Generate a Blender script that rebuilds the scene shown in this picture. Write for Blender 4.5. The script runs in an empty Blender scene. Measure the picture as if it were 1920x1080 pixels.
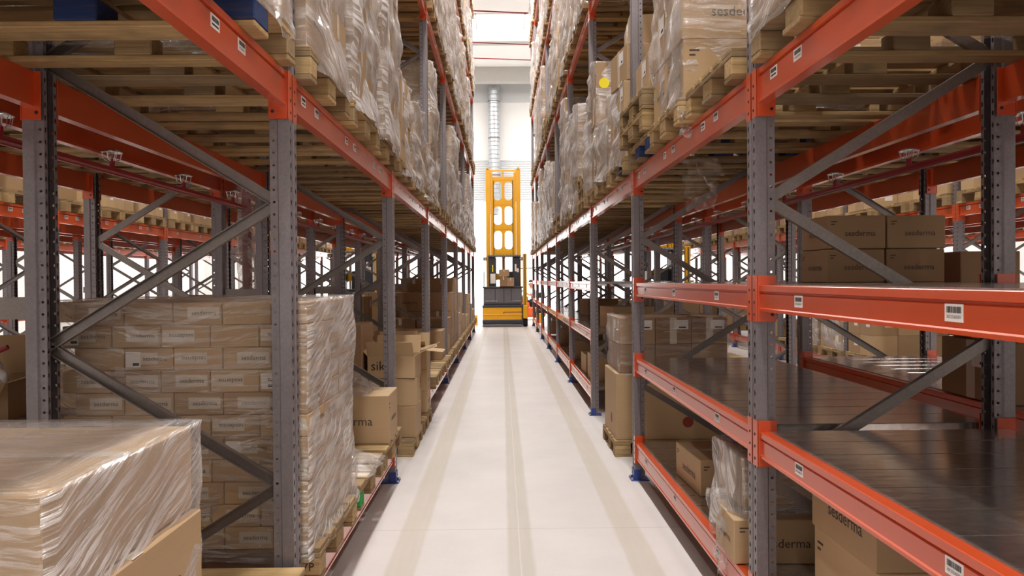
import bpy, bmesh, math, random, zlib
from mathutils import Vector, Matrix, noise
random.seed(7)
SC = bpy.context.scene
COL = SC.collection
PI = math.pi

# ------------------------------------------------------------------ materials
def srgb(r, g, b):
    def f(c):
        c /= 255.0
        return c / 12.92 if c <= 0.04045 else ((c + 0.055) / 1.055) ** 2.4
    return (f(r), f(g), f(b), 1.0)

class NT:
    """small node-tree writer"""
    def __init__(self, name):
        self.m = bpy.data.materials.new(name)
        self.m.use_nodes = True
        self.t = self.m.node_tree
        self.t.nodes.clear()
        self.out = self.t.nodes.new('ShaderNodeOutputMaterial')
    def n(self, typ, **kw):
        nd = self.t.nodes.new('ShaderNode' + typ)
        for k, v in kw.items():
            if k.startswith('i_'):
                key = k[2:]
                key = int(key) if key.isdigit() else key.replace('_', ' ')
                s = nd.inputs[key]
                if hasattr(v, 'is_output'):
                    self.t.links.new(v, s)
                else:
                    s.default_value = v
            else:
                setattr(nd, k, v)
        return nd
    def math(self, op, a, b=None, c=None):
        nd = self.t.nodes.new('ShaderNodeMath'); nd.operation = op
        for i, x in enumerate((a, b, c)):
            if x is None: continue
            if hasattr(x, 'is_output'): self.t.links.new(x, nd.inputs[i])
            else: nd.inputs[i].default_value = x
        return nd.outputs[0]
    def ramp(self, fac, stops):
        nd = self.t.nodes.new('ShaderNodeValToRGB')
        e = nd.color_ramp.elements
        while len(e) < len(stops): e.new(0.5)
        for el, (p, c) in zip(e, stops):
            el.position = p
            el.color = c if len(c) == 4 else (*c, 1)
        self.t.links.new(fac, nd.inputs[0])
        return nd.outputs[0]
    def mix(self, fac, a, b, blend='MIX'):
        nd = self.t.nodes.new('ShaderNodeMix'); nd.data_type = 'RGBA'; nd.blend_type = blend
        for s, x in ((nd.inputs[0], fac), (nd.inputs[6], a), (nd.inputs[7], b)):
            if hasattr(x, 'is_output'): self.t.links.new(x, s)
            else: s.default_value = x
        return nd.outputs[2]
    def done(self, shader):
        self.t.links.new(shader, self.out.inputs[0])
        return self.m

def simple(name, col, rough=0.5, metal=0.0, bump=0.0, bscale=40, var=0.0, spec=0.5, coat=0.0):
    t = NT(name)
    tc = t.n('TexCoord')
    ns = t.n('TexNoise', i_Vector=tc.outputs['Object'], i_Scale=6.0, i_Detail=4.0)
    c = col
    if var:
        dark = (col[0] * (1 - var), col[1] * (1 - var), col[2] * (1 - var), 1)
        lite = (min(1, col[0] * (1 + var)), min(1, col[1] * (1 + var)), min(1, col[2] * (1 + var)), 1)
        c = t.mix(ns.outputs[0], dark, lite)
    b = t.n('BsdfPrincipled', i_Base_Color=c, i_Roughness=rough, i_Metallic=metal)
    b.inputs['Specular IOR Level'].default_value = spec
    if coat:
        b.inputs['Coat Weight'].default_value = coat
        b.inputs['Coat Roughness'].default_value = 0.15
    if bump:
        n2 = t.n('TexNoise', i_Vector=tc.outputs['Object'], i_Scale=float(bscale), i_Detail=3.0)
        bp = t.n('Bump', i_Strength=bump, i_Distance=0.01, i_Height=n2.outputs[0])
        t.t.links.new(bp.outputs[0], b.inputs['Normal'])
    return t.done(b.outputs[0])

def mat_post(name, see_through):
    """galvanised upright with rows of punched holes"""
    t = NT(name)
    tc = t.n('TexCoord'); geo = t.n('NewGeometry')
    sp = t.n('SeparateXYZ', i_0=tc.outputs['Object'])
    sn = t.n('SeparateXYZ', i_0=geo.outputs['Normal'])
    x, y, z = sp.outputs
    isx = t.math('GREATER_THAN', t.math('ABSOLUTE', sn.outputs[0]), 0.9)
    isy = t.math('GREATER_THAN', t.math('ABSOLUTE', sn.outputs[1]), 0.9)
    fz = t.math('MULTIPLY', t.math('SUBTRACT', t.math('FRACT', t.math('DIVIDE', z, 0.05)), 0.5), 0.05)
    def ell(a, ra, rz):
        p = t.math('POWER', t.math('DIVIDE', a, ra), 2.0)
        q = t.math('POWER', t.math('DIVIDE', fz, rz), 2.0)
        return t.math('LESS_THAN', t.math('ADD', p, q), 1.0)
    side = t.math('MULTIPLY', ell(t.math('SUBTRACT', x, 0.067), 0.0055, 0.0055), isy)
    front = t.math('MULTIPLY', ell(t.math('SUBTRACT', t.math('ABSOLUTE', y), 0.033), 0.0065, 0.0115), isx)
    hole = t.math('MAXIMUM', side, front)
    ns = t.n('TexNoise', i_Vector=tc.outputs['Object'], i_Scale=14.0, i_Detail=4.0)
    sp2 = t.n('TexVoronoi', i_Vector=tc.outputs['Object'], i_Scale=70.0)
    k = t.math('ADD', t.math('MULTIPLY', ns.outputs[0], 0.6), t.math('MULTIPLY', sp2.outputs[0], 0.4))
    c = t.ramp(k, [(0.1, srgb(120, 113, 115)), (0.9, srgb(142, 135, 139))])
    b = t.n('BsdfPrincipled', i_Base_Color=c, i_Roughness=0.42, i_Metallic=0.45)
    if see_through:
        h = t.n('BsdfTransparent')
    else:
        h = t.n('BsdfDiffuse', i_Color=(0.012, 0.011, 0.011, 1))
    mx = t.n('MixShader', i_0=hole, i_1=b.outputs[0], i_2=h.outputs[0])
    return t.done(mx.outputs[0])

def mat_galv(name):
    t = NT(name)
    tc = t.n('TexCoord')
    ns = t.n('TexNoise', i_Vector=tc.outputs['Object'], i_Scale=11.0, i_Detail=5.0)
    sp2 = t.n('TexVoronoi', i_Vector=tc.outputs['Object'], i_Scale=80.0)
    k = t.math('ADD', t.math('MULTIPLY', ns.outputs[0], 0.6), t.math('MULTIPLY', sp2.outputs[0], 0.4))
    c = t.ramp(k, [(0.1, srgb(120, 111, 108)), (0.9, srgb(144, 135, 131))])
    b = t.n('BsdfPrincipled', i_Base_Color=c, i_Roughness=0.36, i_Metallic=0.55)
    return t.done(b.outputs[0])

def mat_deck(name):
    t = NT(name)
    tc = t.n('TexCoord')
    mp = t.n('Mapping', i_Vector=tc.outputs['Object'], i_Scale=(1.2, 9.0, 1.0))
    n1 = t.n('TexNoise', i_Vector=mp.outputs[0], i_Scale=2.2, i_Detail=3.0)
    ns = t.n('TexNoise', i_Vector=tc.outputs['Object'], i_Scale=30.0, i_Detail=4.0)
    c = t.ramp(ns.outputs[0], [(0.3, srgb(176, 166, 160)), (0.7, srgb(204, 194, 188))])
    bp = t.n('Bump', i_Strength=0.10, i_Distance=0.012, i_Height=n1.outputs[0])
    b = t.n('BsdfPrincipled', i_Base_Color=c, i_Roughness=0.16, i_Metallic=0.8)
    t.t.links.new(bp.outputs[0], b.inputs['Normal'])
    return t.done(b.outputs[0])

def mat_wood(name, tint=None):
    t = NT(name)
    tc = t.n('TexCoord'); geo = t.n('NewGeometry'); oi = t.n('ObjectInfo')
    rnd = t.math('FRACT', t.math('ADD', t.math('MULTIPLY', geo.outputs['Random Per Island'], 3.7), t.math('MULTIPLY', oi.outputs['Random'], 5.3)))
    off = t.n('CombineXYZ', i_0=t.math('MULTIPLY', rnd, 7.0), i_1=t.math('MULTIPLY', rnd, 13.0), i_2=0.0)
    add = t.n('VectorMath', operation='ADD', i_0=tc.outputs['Object'], i_1=off.outputs[0])
    mp = t.n('Mapping', i_Vector=add.outputs[0], i_Scale=(1.2, 22.0, 22.0))
    gr = t.n('TexNoise', i_Vector=mp.outputs[0], i_Scale=2.5, i_Detail=6.0, i_Distortion=0.8)
    st = t.n('TexNoise', i_Vector=add.outputs[0], i_Scale=5.0, i_Detail=3.0)
    if tint is None:
        base = t.ramp(rnd, [(0.0, srgb(128, 104, 74)), (0.3, srgb(170, 142, 100)), (0.55, srgb(146, 126, 98)), (0.8, srgb(178, 148, 102)), (1.0, srgb(198, 170, 124))])
        c = t.mix(t.math('MULTIPLY', t.ramp(gr.outputs[0], [(0.42, (0, 0, 0)), (0.72, (1, 1, 1))]), 0.55), base, srgb(120, 88, 52))
        c = t.mix(t.math('MULTIPLY', t.ramp(st.outputs[0], [(0.5, (0, 0, 0)), (0.7, (1, 1, 1))]), 0.55), c, srgb(104, 90, 72))
    else:
        c = t.mix(t.math('MULTIPLY', t.ramp(gr.outputs[0], [(0.5, (0, 0, 0)), (0.8, (1, 1, 1))]), 0.5), tint, srgb(110, 88, 60))
    bp = t.n('Bump', i_Strength=0.4, i_Distance=0.004, i_Height=gr.outputs[0])
    b = t.n('BsdfPrincipled', i_Base_Color=c, i_Roughness=0.75)
    b.inputs['Specular IOR Level'].default_value = 0.25
    t.t.links.new(bp.outputs[0], b.inputs['Normal'])
    return t.done(b.outputs[0])

def mat_card(name, a, bcol):
    t = NT(name)
    tc = t.n('TexCoord'); geo = t.n('NewGeometry'); oi = t.n('ObjectInfo')
    rnd = t.math('FRACT', t.math('ADD', t.math('MULTIPLY', geo.outputs['Random Per Island'], 2.3), t.math('MULTIPLY', oi.outputs['Random'], 4.1)))
    base = t.ramp(rnd, [(0.0, a), (1.0, bcol)])
    mp = t.n('Mapping', i_Vector=tc.outputs['Object'], i_Scale=(1, 1, 26))
    ns = t.n('TexNoise', i_Vector=mp.outputs[0], i_Scale=7.0, i_Detail=3.0)
    n2 = t.n('TexNoise', i_Vector=tc.outputs['Object'], i_Scale=3.0, i_Detail=3.0)
    k = t.math('ADD', t.math('MULTIPLY', ns.outputs[0], 0.10), t.math('ADD', t.math('MULTIPLY', n2.outputs[0], 0.16), 0.87))
    cc = t.n('CombineXYZ', i_0=k, i_1=k, i_2=k)
    c = t.mix(1.0, base, cc.outputs[0], 'MULTIPLY')
    bp = t.n('Bump', i_Strength=0.15, i_Distance=0.01, i_Height=n2.outputs[0])
    b = t.n('BsdfPrincipled', i_Base_Color=c, i_Roughness=0.62)
    b.inputs['Specular IOR Level'].default_value = 0.3
    t.t.links.new(bp.outputs[0], b.inputs['Normal'])
    return t.done(b.outputs[0])

def mat_film(name, lo, hi, ang, seed, gloss=0.35):
    """stretch wrap: clear plastic with bundles of pulled threads that catch the light"""
    t = NT(name)
    uv = t.n('UVMap'); oi = t.n('ObjectInfo'); tc = t.n('TexCoord')
    sn = t.n('SeparateXYZ', i_0=tc.outputs['Normal'])
    off = t.n('CombineXYZ', i_0=t.math('MULTIPLY', oi.outputs['Random'], 17.0), i_1=t.math('MULTIPLY', oi.outputs['Random'], 5.0), i_2=seed)
    add = t.n('VectorMath', operation='ADD', i_0=uv.outputs[0], i_1=off.outputs[0])
    warp = t.n('TexNoise', i_Vector=add.outputs[0], i_Scale=1.8, i_Detail=2.0)
    wc = t.n('VectorMath', operation='SUBTRACT', i_0=warp.outputs[1], i_1=(0.5, 0.5, 0.5))
    wv = t.n('VectorMath', operation='SCALE', i_0=wc.outputs[0]); wv.inputs['Scale'].default_value = 0.16
    a2 = t.n('VectorMath', operation='ADD', i_0=add.outputs[0], i_1=wv.outputs[0])
    def streak(angle, fine, det):
        rot = t.n('VectorRotate', rotation_type='Z_AXIS', i_Vector=a2.outputs[0], i_Angle=angle)
        mp = t.n('Mapping', i_Vector=rot.outputs[0], i_Scale=(1.5, fine, 1.0))
        return t.n('TexNoise', i_Vector=mp.outputs[0], i_Scale=1.5, i_Detail=det, i_Roughness=0.65).outputs[0]
    diag = t.math('MULTIPLY_ADD', streak(ang, 30.0, 5.0), 0.62, t.math('MULTIPLY', streak(ang + 0.16, 75.0, 3.0), 0.38))
    flat = t.math('MULTIPLY_ADD', streak(0.05, 26.0, 5.0), 0.7, t.math('MULTIPLY', streak(-0.25, 40.0, 3.0), 0.3))
    side = t.math('GREATER_THAN', t.math('ABSOLUTE', sn.outputs[0]), 0.6)
    hgt = t.math('MULTIPLY_ADD', side, t.math('SUBTRACT', diag, flat), flat)
    patch = t.n('TexNoise', i_Vector=add.outputs[0], i_Scale=2.6, i_Detail=3.0)
    st = t.ramp(hgt, [(0.475, (0, 0, 0)), (0.54, (1, 1, 1))])
    pt = t.ramp(patch.outputs[0], [(0.3, (0.3, 0.3, 0.3)), (0.6, (1, 1, 1))])
    k = t.math('MULTIPLY', st, pt)
    k = t.math('MULTIPLY', k, t.math('MULTIPLY_ADD', side, 0.5, 0.5))
    lw = t.n('LayerWeight', i_Blend=0.3)
    k = t.math('MAXIMUM', k, t.math('MULTIPLY', lw.outputs['Facing'], 0.55))
    op = t.math('ADD', t.math('MULTIPLY', k, hi - lo), lo)
    bp = t.n('Bump', i_Strength=1.0, i_Distance=0.02, i_Height=hgt)
    d = t.n('BsdfDiffuse', i_Color=srgb(236, 230, 228))
    g = t.n('BsdfGlossy', i_Color=(1, 1, 1, 1), i_Roughness=0.12)
    t.t.links.new(bp.outputs[0], d.inputs['Normal']); t.t.links.new(bp.outputs[0], g.inputs['Normal'])
    sf = t.n('MixShader', i_0=gloss, i_1=d.outputs[0], i_2=g.outputs[0])
    tr = t.n('BsdfTransparent', i_Color=(0.97, 0.96, 0.95, 1))
    mx = t.n('MixShader', i_0=op, i_1=tr.outputs[0], i_2=sf.outputs[0])
    return t.done(mx.outputs[0])

def mat_floor():
    t = NT('pale_concrete')
    tc = t.n('TexCoord')
    sp = t.n('SeparateXYZ', i_0=tc.outputs['Object'])
    x, y, z = sp.outputs
    edge = t.n('TexNoise', i_Vector=tc.outputs['Object'], i_Scale=3.0, i_Detail=4.0)
    xe = t.math('ADD', x, t.math('MULTIPLY', t.math('SUBTRACT', edge.outputs[0], 0.5), 0.02))
    def band(a, b, s=0.012):
        l = t.n('MapRange', i_0=xe); l.inputs[1].default_value = a - s; l.inputs[2].default_value = a + s
        r = t.n('MapRange', i_0=xe); r.inputs[1].default_value = b - s; r.inputs[2].default_value = b + s
        return t.math('SUBTRACT', l.outputs[0], r.outputs[0])
    n1 = t.n('TexNoise', i_Vector=tc.outputs['Object'], i_Scale=1.3, i_Detail=6.0, i_Roughness=0.65)
    n2 = t.n('TexNoise', i_Vector=tc.outputs['Object'], i_Scale=60.0, i_Detail=3.0)
    mp = t.n('Mapping', i_Vector=tc.outputs['Object'], i_Scale=(14.0, 0.6, 1.0))
    n3 = t.n('TexNoise', i_Vector=mp.outputs[0], i_Scale=2.0, i_Detail=4.0)
    c = t.ramp(n1.outputs[0], [(0.3, srgb(207, 201, 198)), (0.7, srgb(220, 214, 211))])
    c = t.mix(t.math('MULTIPLY', n2.outputs[0], 0.10), c, srgb(176, 168, 160))
    tyre = t.math('ADD', band(-0.66, -0.49), band(0.70, 0.87))
    tyre = t.math('MULTIPLY', tyre, t.math('ADD', t.math('MULTIPLY', n3.outputs[0], 0.5), 0.35))
    c = t.mix(tyre, c, srgb(192, 182, 166))
    mid = t.math('MULTIPLY', band(0.02, 0.17), t.math('ADD', t.math('MULTIPLY', n3.outputs[0], 0.4), 0.5))
    c = t.mix(mid, c, srgb(186, 178, 164))
    out = t.math('MULTIPLY', t.math('ADD', band(-0.86, -0.80, 0.02), band(0.98, 1.03, 0.02)), 0.45)
    c = t.mix(out, c, srgb(200, 192, 188))
    fy = t.math('FRACT', t.math('DIVIDE', t.math('ADD', y, 0.9), 5.6))
    jt = t.math('LESS_THAN', fy, 0.0016)
    c = t.mix(t.math('MULTIPLY', jt, 0.4), c, srgb(150, 142, 136))
    wire = t.math('MULTIPLY', band(0.088, 0.096, 0.002), 0.5)
    c = t.mix(wire, c, srgb(220, 214, 204))
    b = t.n('BsdfPrincipled', i_Base_Color=c, i_Roughness=0.42)
    b.inputs['Specular IOR Level'].default_value = 0.35
    bp = t.n('Bump', i_Strength=0.08, i_Distance=0.01, i_Height=n2.outputs[0])
    t.t.links.new(bp.outputs[0], b.inputs['Normal'])
    return t.done(b.outputs[0])

def emit(name, col, s):
    t = NT(name)
    e = t.n('Emission', i_Color=col, i_Strength=s)
    return t.done(e.outputs[0])

M = {}
M['post'] = mat_post('galvanised_perforated_near', True)
M['post_far'] = mat_post('galvanised_perforated', False)
M['galv'] = mat_galv('galvanised_steel')
M['orange'] = simple('orange_paint', srgb(200, 74, 30), 0.36, 0, 0.03, 30, 0.06, 0.5, 0.85)
M['deck'] = mat_deck('polished_steel_deck')
M['wood'] = mat_wood('pallet_wood')
M['wood_blue'] = mat_wood('blue_painted_wood', srgb(38, 58, 104))
M['wood_green'] = mat_wood('green_painted_wood', srgb(48, 150, 70))
M['card'] = mat_card('cardboard', srgb(166, 136, 102), srgb(192, 162, 124))
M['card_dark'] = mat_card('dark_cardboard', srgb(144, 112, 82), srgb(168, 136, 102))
M['tape'] = simple('packing_tape', srgb(208, 194, 176), 0.25, 0, 0.05, 20)
M['paper'] = simple('white_label_paper', srgb(232, 226, 222), 0.6, 0, 0, 1, 0.03)
M['ink'] = simple('dark_printing_ink', srgb(70, 56, 48), 0.7)
M['black_ink'] = simple('black_ink', srgb(24, 22, 24), 0.6)
M['red_ink'] = simple('red_ink', srgb(140, 48, 36), 0.6)
M['film'] = mat_film('stretch_film', 0.07, 0.90, 0.5, 1.0, 0.4)
M['film_up'] = mat_film('stretch_film_rising', 0.07, 0.90, -0.5, 2.0, 0.4)
M['film_heavy_up'] = mat_film('bunched_film_rising', 0.16, 0.95, -0.75, 6.0, 0.35)
M['film_flat'] = mat_film('stretch_film_level', 0.05, 0.5, 0.9, 3.0, 0.45)
M['film_heavy'] = mat_film('bunched_film', 0.16, 0.95, 0.75, 5.0, 0.35)
M['film_clear'] = mat_film('loose_clear_film', 0.10, 0.45, 0.5, 8.0, 0.5)
M['floor'] = mat_floor()
M['blue'] = simple('blue_foot_paint', srgb(44, 66, 140), 0.4)
M['red_pipe'] = simple('red_pipe_paint', srgb(150, 26, 36), 0.3, 0, 0, 1, 0.08)
M['chrome'] = simple('bright_metal', srgb(200, 200, 204), 0.22, 0.9)
M['yellow'] = simple('yellow_machine_paint', srgb(242, 176, 14), 0.32, 0, 0, 1, 0.05, 0.5, 0.2)
M['dark'] = simple('dark_grey_plastic', srgb(52, 52, 58), 0.5, 0, 0, 1, 0.1)
M['greypanel'] = simple('grey_machine_panel', srgb(112, 110, 114), 0.4, 0.2, 0, 1, 0.12)
M['rubber'] = simple('black_rubber', srgb(22, 22, 24), 0.8)
M['white'] = simple('white_wall_panel', srgb(240, 240, 238), 0.55, 0, 0, 1, 0.02)
M['wallgrey'] = simple('pale_grey_panel', srgb(205, 208, 210), 0.5, 0, 0, 1, 0.03)
M['concrete_beam'] = simple('concrete_roof_beam', srgb(186, 184, 180), 0.7, 0, 0.1, 20, 0.05)
M['duct'] = simple('galvanised_duct', srgb(196, 200, 204), 0.3, 0.7, 0, 1, 0.05)
M['skin'] = simple('skin', srgb(206, 150, 122), 0.5)
M['shirt'] = simple('white_shirt', srgb(235, 235, 232), 0.8)
M['vest'] = simple('yellow_vest', srgb(236, 200, 90), 0.7)
M['trousers'] = simple('dark_trousers', srgb(40, 42, 50), 0.8)
M['cap'] = simple('dark_grey_cap', srgb(60, 62, 66), 0.8)
M['truck_orange'] = simple('orange_machine_paint', srgb(226, 96, 40), 0.35, 0, 0, 1, 0.05)
M['sticker'] = simple('yellow_sticker', srgb(242, 220, 20), 0.5)
M['daylight'] = emit('daylit_rooflight_sheet', (1, .99, .975, 1), 14.0)
M['lamp'] = emit('lamp_diffuser', (1, 0.985, 0.96, 1), 6.0)
M['navy'] = simple('navy_plastic_bag', srgb(30, 44, 96), 0.35, 0, 0.3, 20)
M['bag'] = simple('white_plastic_bag', srgb(226, 222, 220), 0.35, 0, 0.3, 20)

# ------------------------------------------------------------------ mesh writer
class MB:
    def __init__(self):
        self.v, self.f, self.m, self.uv = [], [], [], {}
    def add(self, vs, fs, mi=0, M4=None):
        o = len(self.v)
        if M4 is not None: vs = [M4 @ Vector(p) for p in vs]
        self.v += [tuple(p) for p in vs]
        for fc in fs:
            self.f.append([i + o for i in fc]); self.m.append(mi)
    def box(self, x0, x1, y0, y1, z0, z1, mi=0, M4=None):
        vs = [(x, y, z) for z in (z0, z1) for y in (y0, y1) for x in (x0, x1)]
        self.add(vs, [(0, 2, 3, 1), (4, 5, 7, 6), (0, 1, 5, 4), (2, 6, 7, 3), (0, 4, 6, 2), (1, 3, 7, 5)], mi, M4)
    def cbox(self, x0, x1, y0, y1, z0, z1, c=0.004, mi=0, M4=None):
        lo, hi = (x0, y0, z0), (x1, y1, z1)
        c = min(c, 0.45 * min(hi[i] - lo[i] for i in range(3)))
        idx, vs = {}, []
        for sx in (0, 1):
            for sy in (0, 1):
                for sz in (0, 1):
                    s = (sx, sy, sz)
                    for a in range(3):
                        p = []
                        for k in range(3):
                            base = hi[k] if s[k] else lo[k]
                            p.append(base if k == a else base + (-c if s[k] else c))
                        idx[(s, a)] = len(vs); vs.append(tuple(p))
        fs = []
        for a in range(3):
            b, d = [k for k in range(3) if k != a]
            for sa in (0, 1):
                q = []
                for sb, sd in ((0, 0), (1, 0), (1, 1), (0, 1)):
                    s = [0, 0, 0]; s[a] = sa; s[b] = sb; s[d] = sd
                    q.append(idx[(tuple(s), a)])
                fs.append(q)
        for a, b in ((0, 1), (0, 2), (1, 2)):
            d = 3 - a - b
            for sa in (0, 1):
                for sb in (0, 1):
                    s0 = [0, 0, 0]; s0[a] = sa; s0[b] = sb
                    s1 = list(s0); s1[d] = 1
                    s0, s1 = tuple(s0), tuple(s1)
                    fs.append([idx[(s0, a)], idx[(s0, b)], idx[(s1, b)], idx[(s1, a)]])
        for s in [(x, y, z) for x in (0, 1) for y in (0, 1) for z in (0, 1)]:
            fs.append([idx[(s, 0)], idx[(s, 1)], idx[(s, 2)]])
        self.add(vs, fs, mi, M4)
    def extrude(self, prof, axis, a, b, mi=0, M4=None):
        """closed 2D profile pulled along an axis; axis 'z': prof (x,y); 'y': prof (x,z); 'x': prof (y,z)"""
        def P(p, t):
            return {'z': (p[0], p[1], t), 'y': (p[0], t, p[1]), 'x': (t, p[0], p[1])}[axis]
        n = len(prof)
        vs = [P(p, a) for p in prof] + [P(p, b) for p in prof]
        fs = [[i, (i + 1) % n, n + (i + 1) % n, n + i] for i in range(n)]
        fs += [list(range(n))[::-1], list(range(n, 2 * n))]
        self.add(vs, fs, mi, M4)
    def tube(self, pts, r, seg=10, mi=0, cap=True):
        pts = [Vector(p) for p in pts]
        rings = []
        for i, p in enumerate(pts):
            d = (pts[min(i + 1, len(pts) - 1)] - pts[max(i - 1, 0)]).normalized()
            u = d.orthogonal().normalized() if i == 0 else (u - d * u.dot(d)).normalized()
            w = d.cross(u)
            rr = r[i] if isinstance(r, (list, tuple)) else r
            rings.append([p + (u * math.cos(2 * PI * k / seg) + w * math.sin(2 * PI * k / seg)) * rr for k in range(seg)])
        vs = [q for R in rings for q in R]
        fs = []
        for i in range(len(rings) - 1):
            for k in range(seg):
                fs.append([i * seg + k, i * seg + (k + 1) % seg, (i + 1) * seg + (k + 1) % seg, (i + 1) * seg + k])
        if cap:
            fs.append(list(range(seg))[::-1]); fs.append([(len(rings) - 1) * seg + k for k in range(seg)])
        self.add(vs, fs, mi)
    def lathe(self, prof, seg=16, mi=0, M4=None):
        """prof list of (r,z) around z"""
        vs = [(r * math.cos(2 * PI * k / seg), r * math.sin(2 * PI * k / seg), z) for r, z in prof for k in range(seg)]
        fs = []
        for i in range(len(prof) - 1):
            for k in range(seg):
                fs.append([i * seg + k, i * seg + (k + 1) % seg, (i + 1) * seg + (k + 1) % seg, (i + 1) * seg + k])
        self.add(vs, fs, mi, M4)
    def mesh(self, name, mats, recalc=True, smooth=False, uvs=None):
        me = bpy.data.meshes.new(name)
        me.from_pydata(self.v, [], self.f)
        for mt in mats: me.materials.append(mt)
        me.polygons.foreach_set('material_index', self.m)
        if uvs:
            l = me.uv_layers.new(name='UVMap')
            for lp in me.loops: l.data[lp.index].uv = uvs[lp.vertex_index]
        if recalc:
            bm = bmesh.new(); bm.from_mesh(me)
            bmesh.ops.recalc_face_normals(bm, faces=bm.faces)
            bm.to_mesh(me); bm.free()
        if smooth:
            me.polygons.foreach_set('use_smooth', [True] * len(me.polygons))
        me.update()
        return me

def link(name, me, loc=(0, 0, 0), rz=0.0, parent=None, rot=None):
    o = bpy.data.objects.new(name, me)
    COL.objects.link(o)
    o.location = loc
    o.rotation_euler = rot if rot else (0, 0, rz)
    if parent: o.parent = parent
    return o
def tag(o, label=None, cat=None, group=None, kind=None):
    if label: o['label'] = label
    if cat: o['category'] = cat
    if group: o['group'] = group
    if kind: o['kind'] = kind
    return o
def empty(name, loc, label, cat, group=None, rz=0):
    return tag(link(name, None, loc, rz), label, cat, group)

ORD = ['first', 'second', 'third', 'fourth', 'fifth', 'sixth', 'seventh', 'eighth', 'ninth', 'tenth', 'eleventh', 'twelfth', 'thirteenth', 'fourteenth']

# text outlines as filled polygons
_txt = {}
def text_poly(s):
    if s not in _txt:
        cu = bpy.data.curves.new('lettering', 'FONT'); cu.body = s; cu.align_x = 'CENTER'; cu.align_y = 'CENTER'
        cu.resolution_u = 2
        ob = bpy.data.objects.new('lettering', cu)
        me = bpy.data.meshes.new_from_object(ob)
        vs = [tuple(v.co) for v in me.vertices]; fs = [list(p.vertices) for p in me.polygons]
        x0, x1 = min(v[0] for v in vs), max(v[0] for v in vs)
        bpy.data.objects.remove(ob); bpy.data.curves.remove(cu); bpy.data.meshes.remove(me)
        _txt[s] = ([((v[0] - (x0 + x1) / 2) / (x1 - x0), v[1] / (x1 - x0)) for v in vs], fs)
    return _txt[s]

def face_frame(face, w, d, h):
    """origin, right, up of a box face centred on the origin in x,y with z from 0"""
    e = 0.0007
    return {'-y': (Vector((0, -d / 2 - e, h / 2)), Vector((1, 0, 0)), Vector((0, 0, 1)), w, h),
            '+y': (Vector((0, d / 2 + e, h / 2)), Vector((-1, 0, 0)), Vector((0, 0, 1)), w, h),
            '-x': (Vector((-w / 2 - e, 0, h / 2)), Vector((0, -1, 0)), Vector((0, 0, 1)), d, h),
            '+x': (Vector((w / 2 + e, 0, h / 2)), Vector((0, 1, 0)), Vector((0, 0, 1)), d, h),
            '+z': (Vector((0, 0, h + e)), Vector((1, 0, 0)), Vector((0, 1, 0)), w, d)}[face]
def decal_text(mb, fr, s, cx, cy, width, mi, flip=False, lift=1):
    o, r, u, W, H = fr
    n = r.cross(u).normalized()
    vs, fs = text_poly(s)
    k = -1 if flip else 1
    mb.add([o + n * 0.0006 * lift + r * (cx + k * x * width) + u * (cy + k * y * width) for x, y in vs], fs, mi)
def decal_rect(mb, fr, x0, x1, y0, y1, mi, lift=0):
    o, r, u, W, H = fr
    n = r.cross(u).normalized() * 0.0005 * lift
    mb.add([o + n + r * x0 + u * y0, o + n + r * x1 + u * y0, o + n + r * x1 + u * y1, o + n + r * x0 + u * y1], [(0, 1, 2, 3)], mi)

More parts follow.
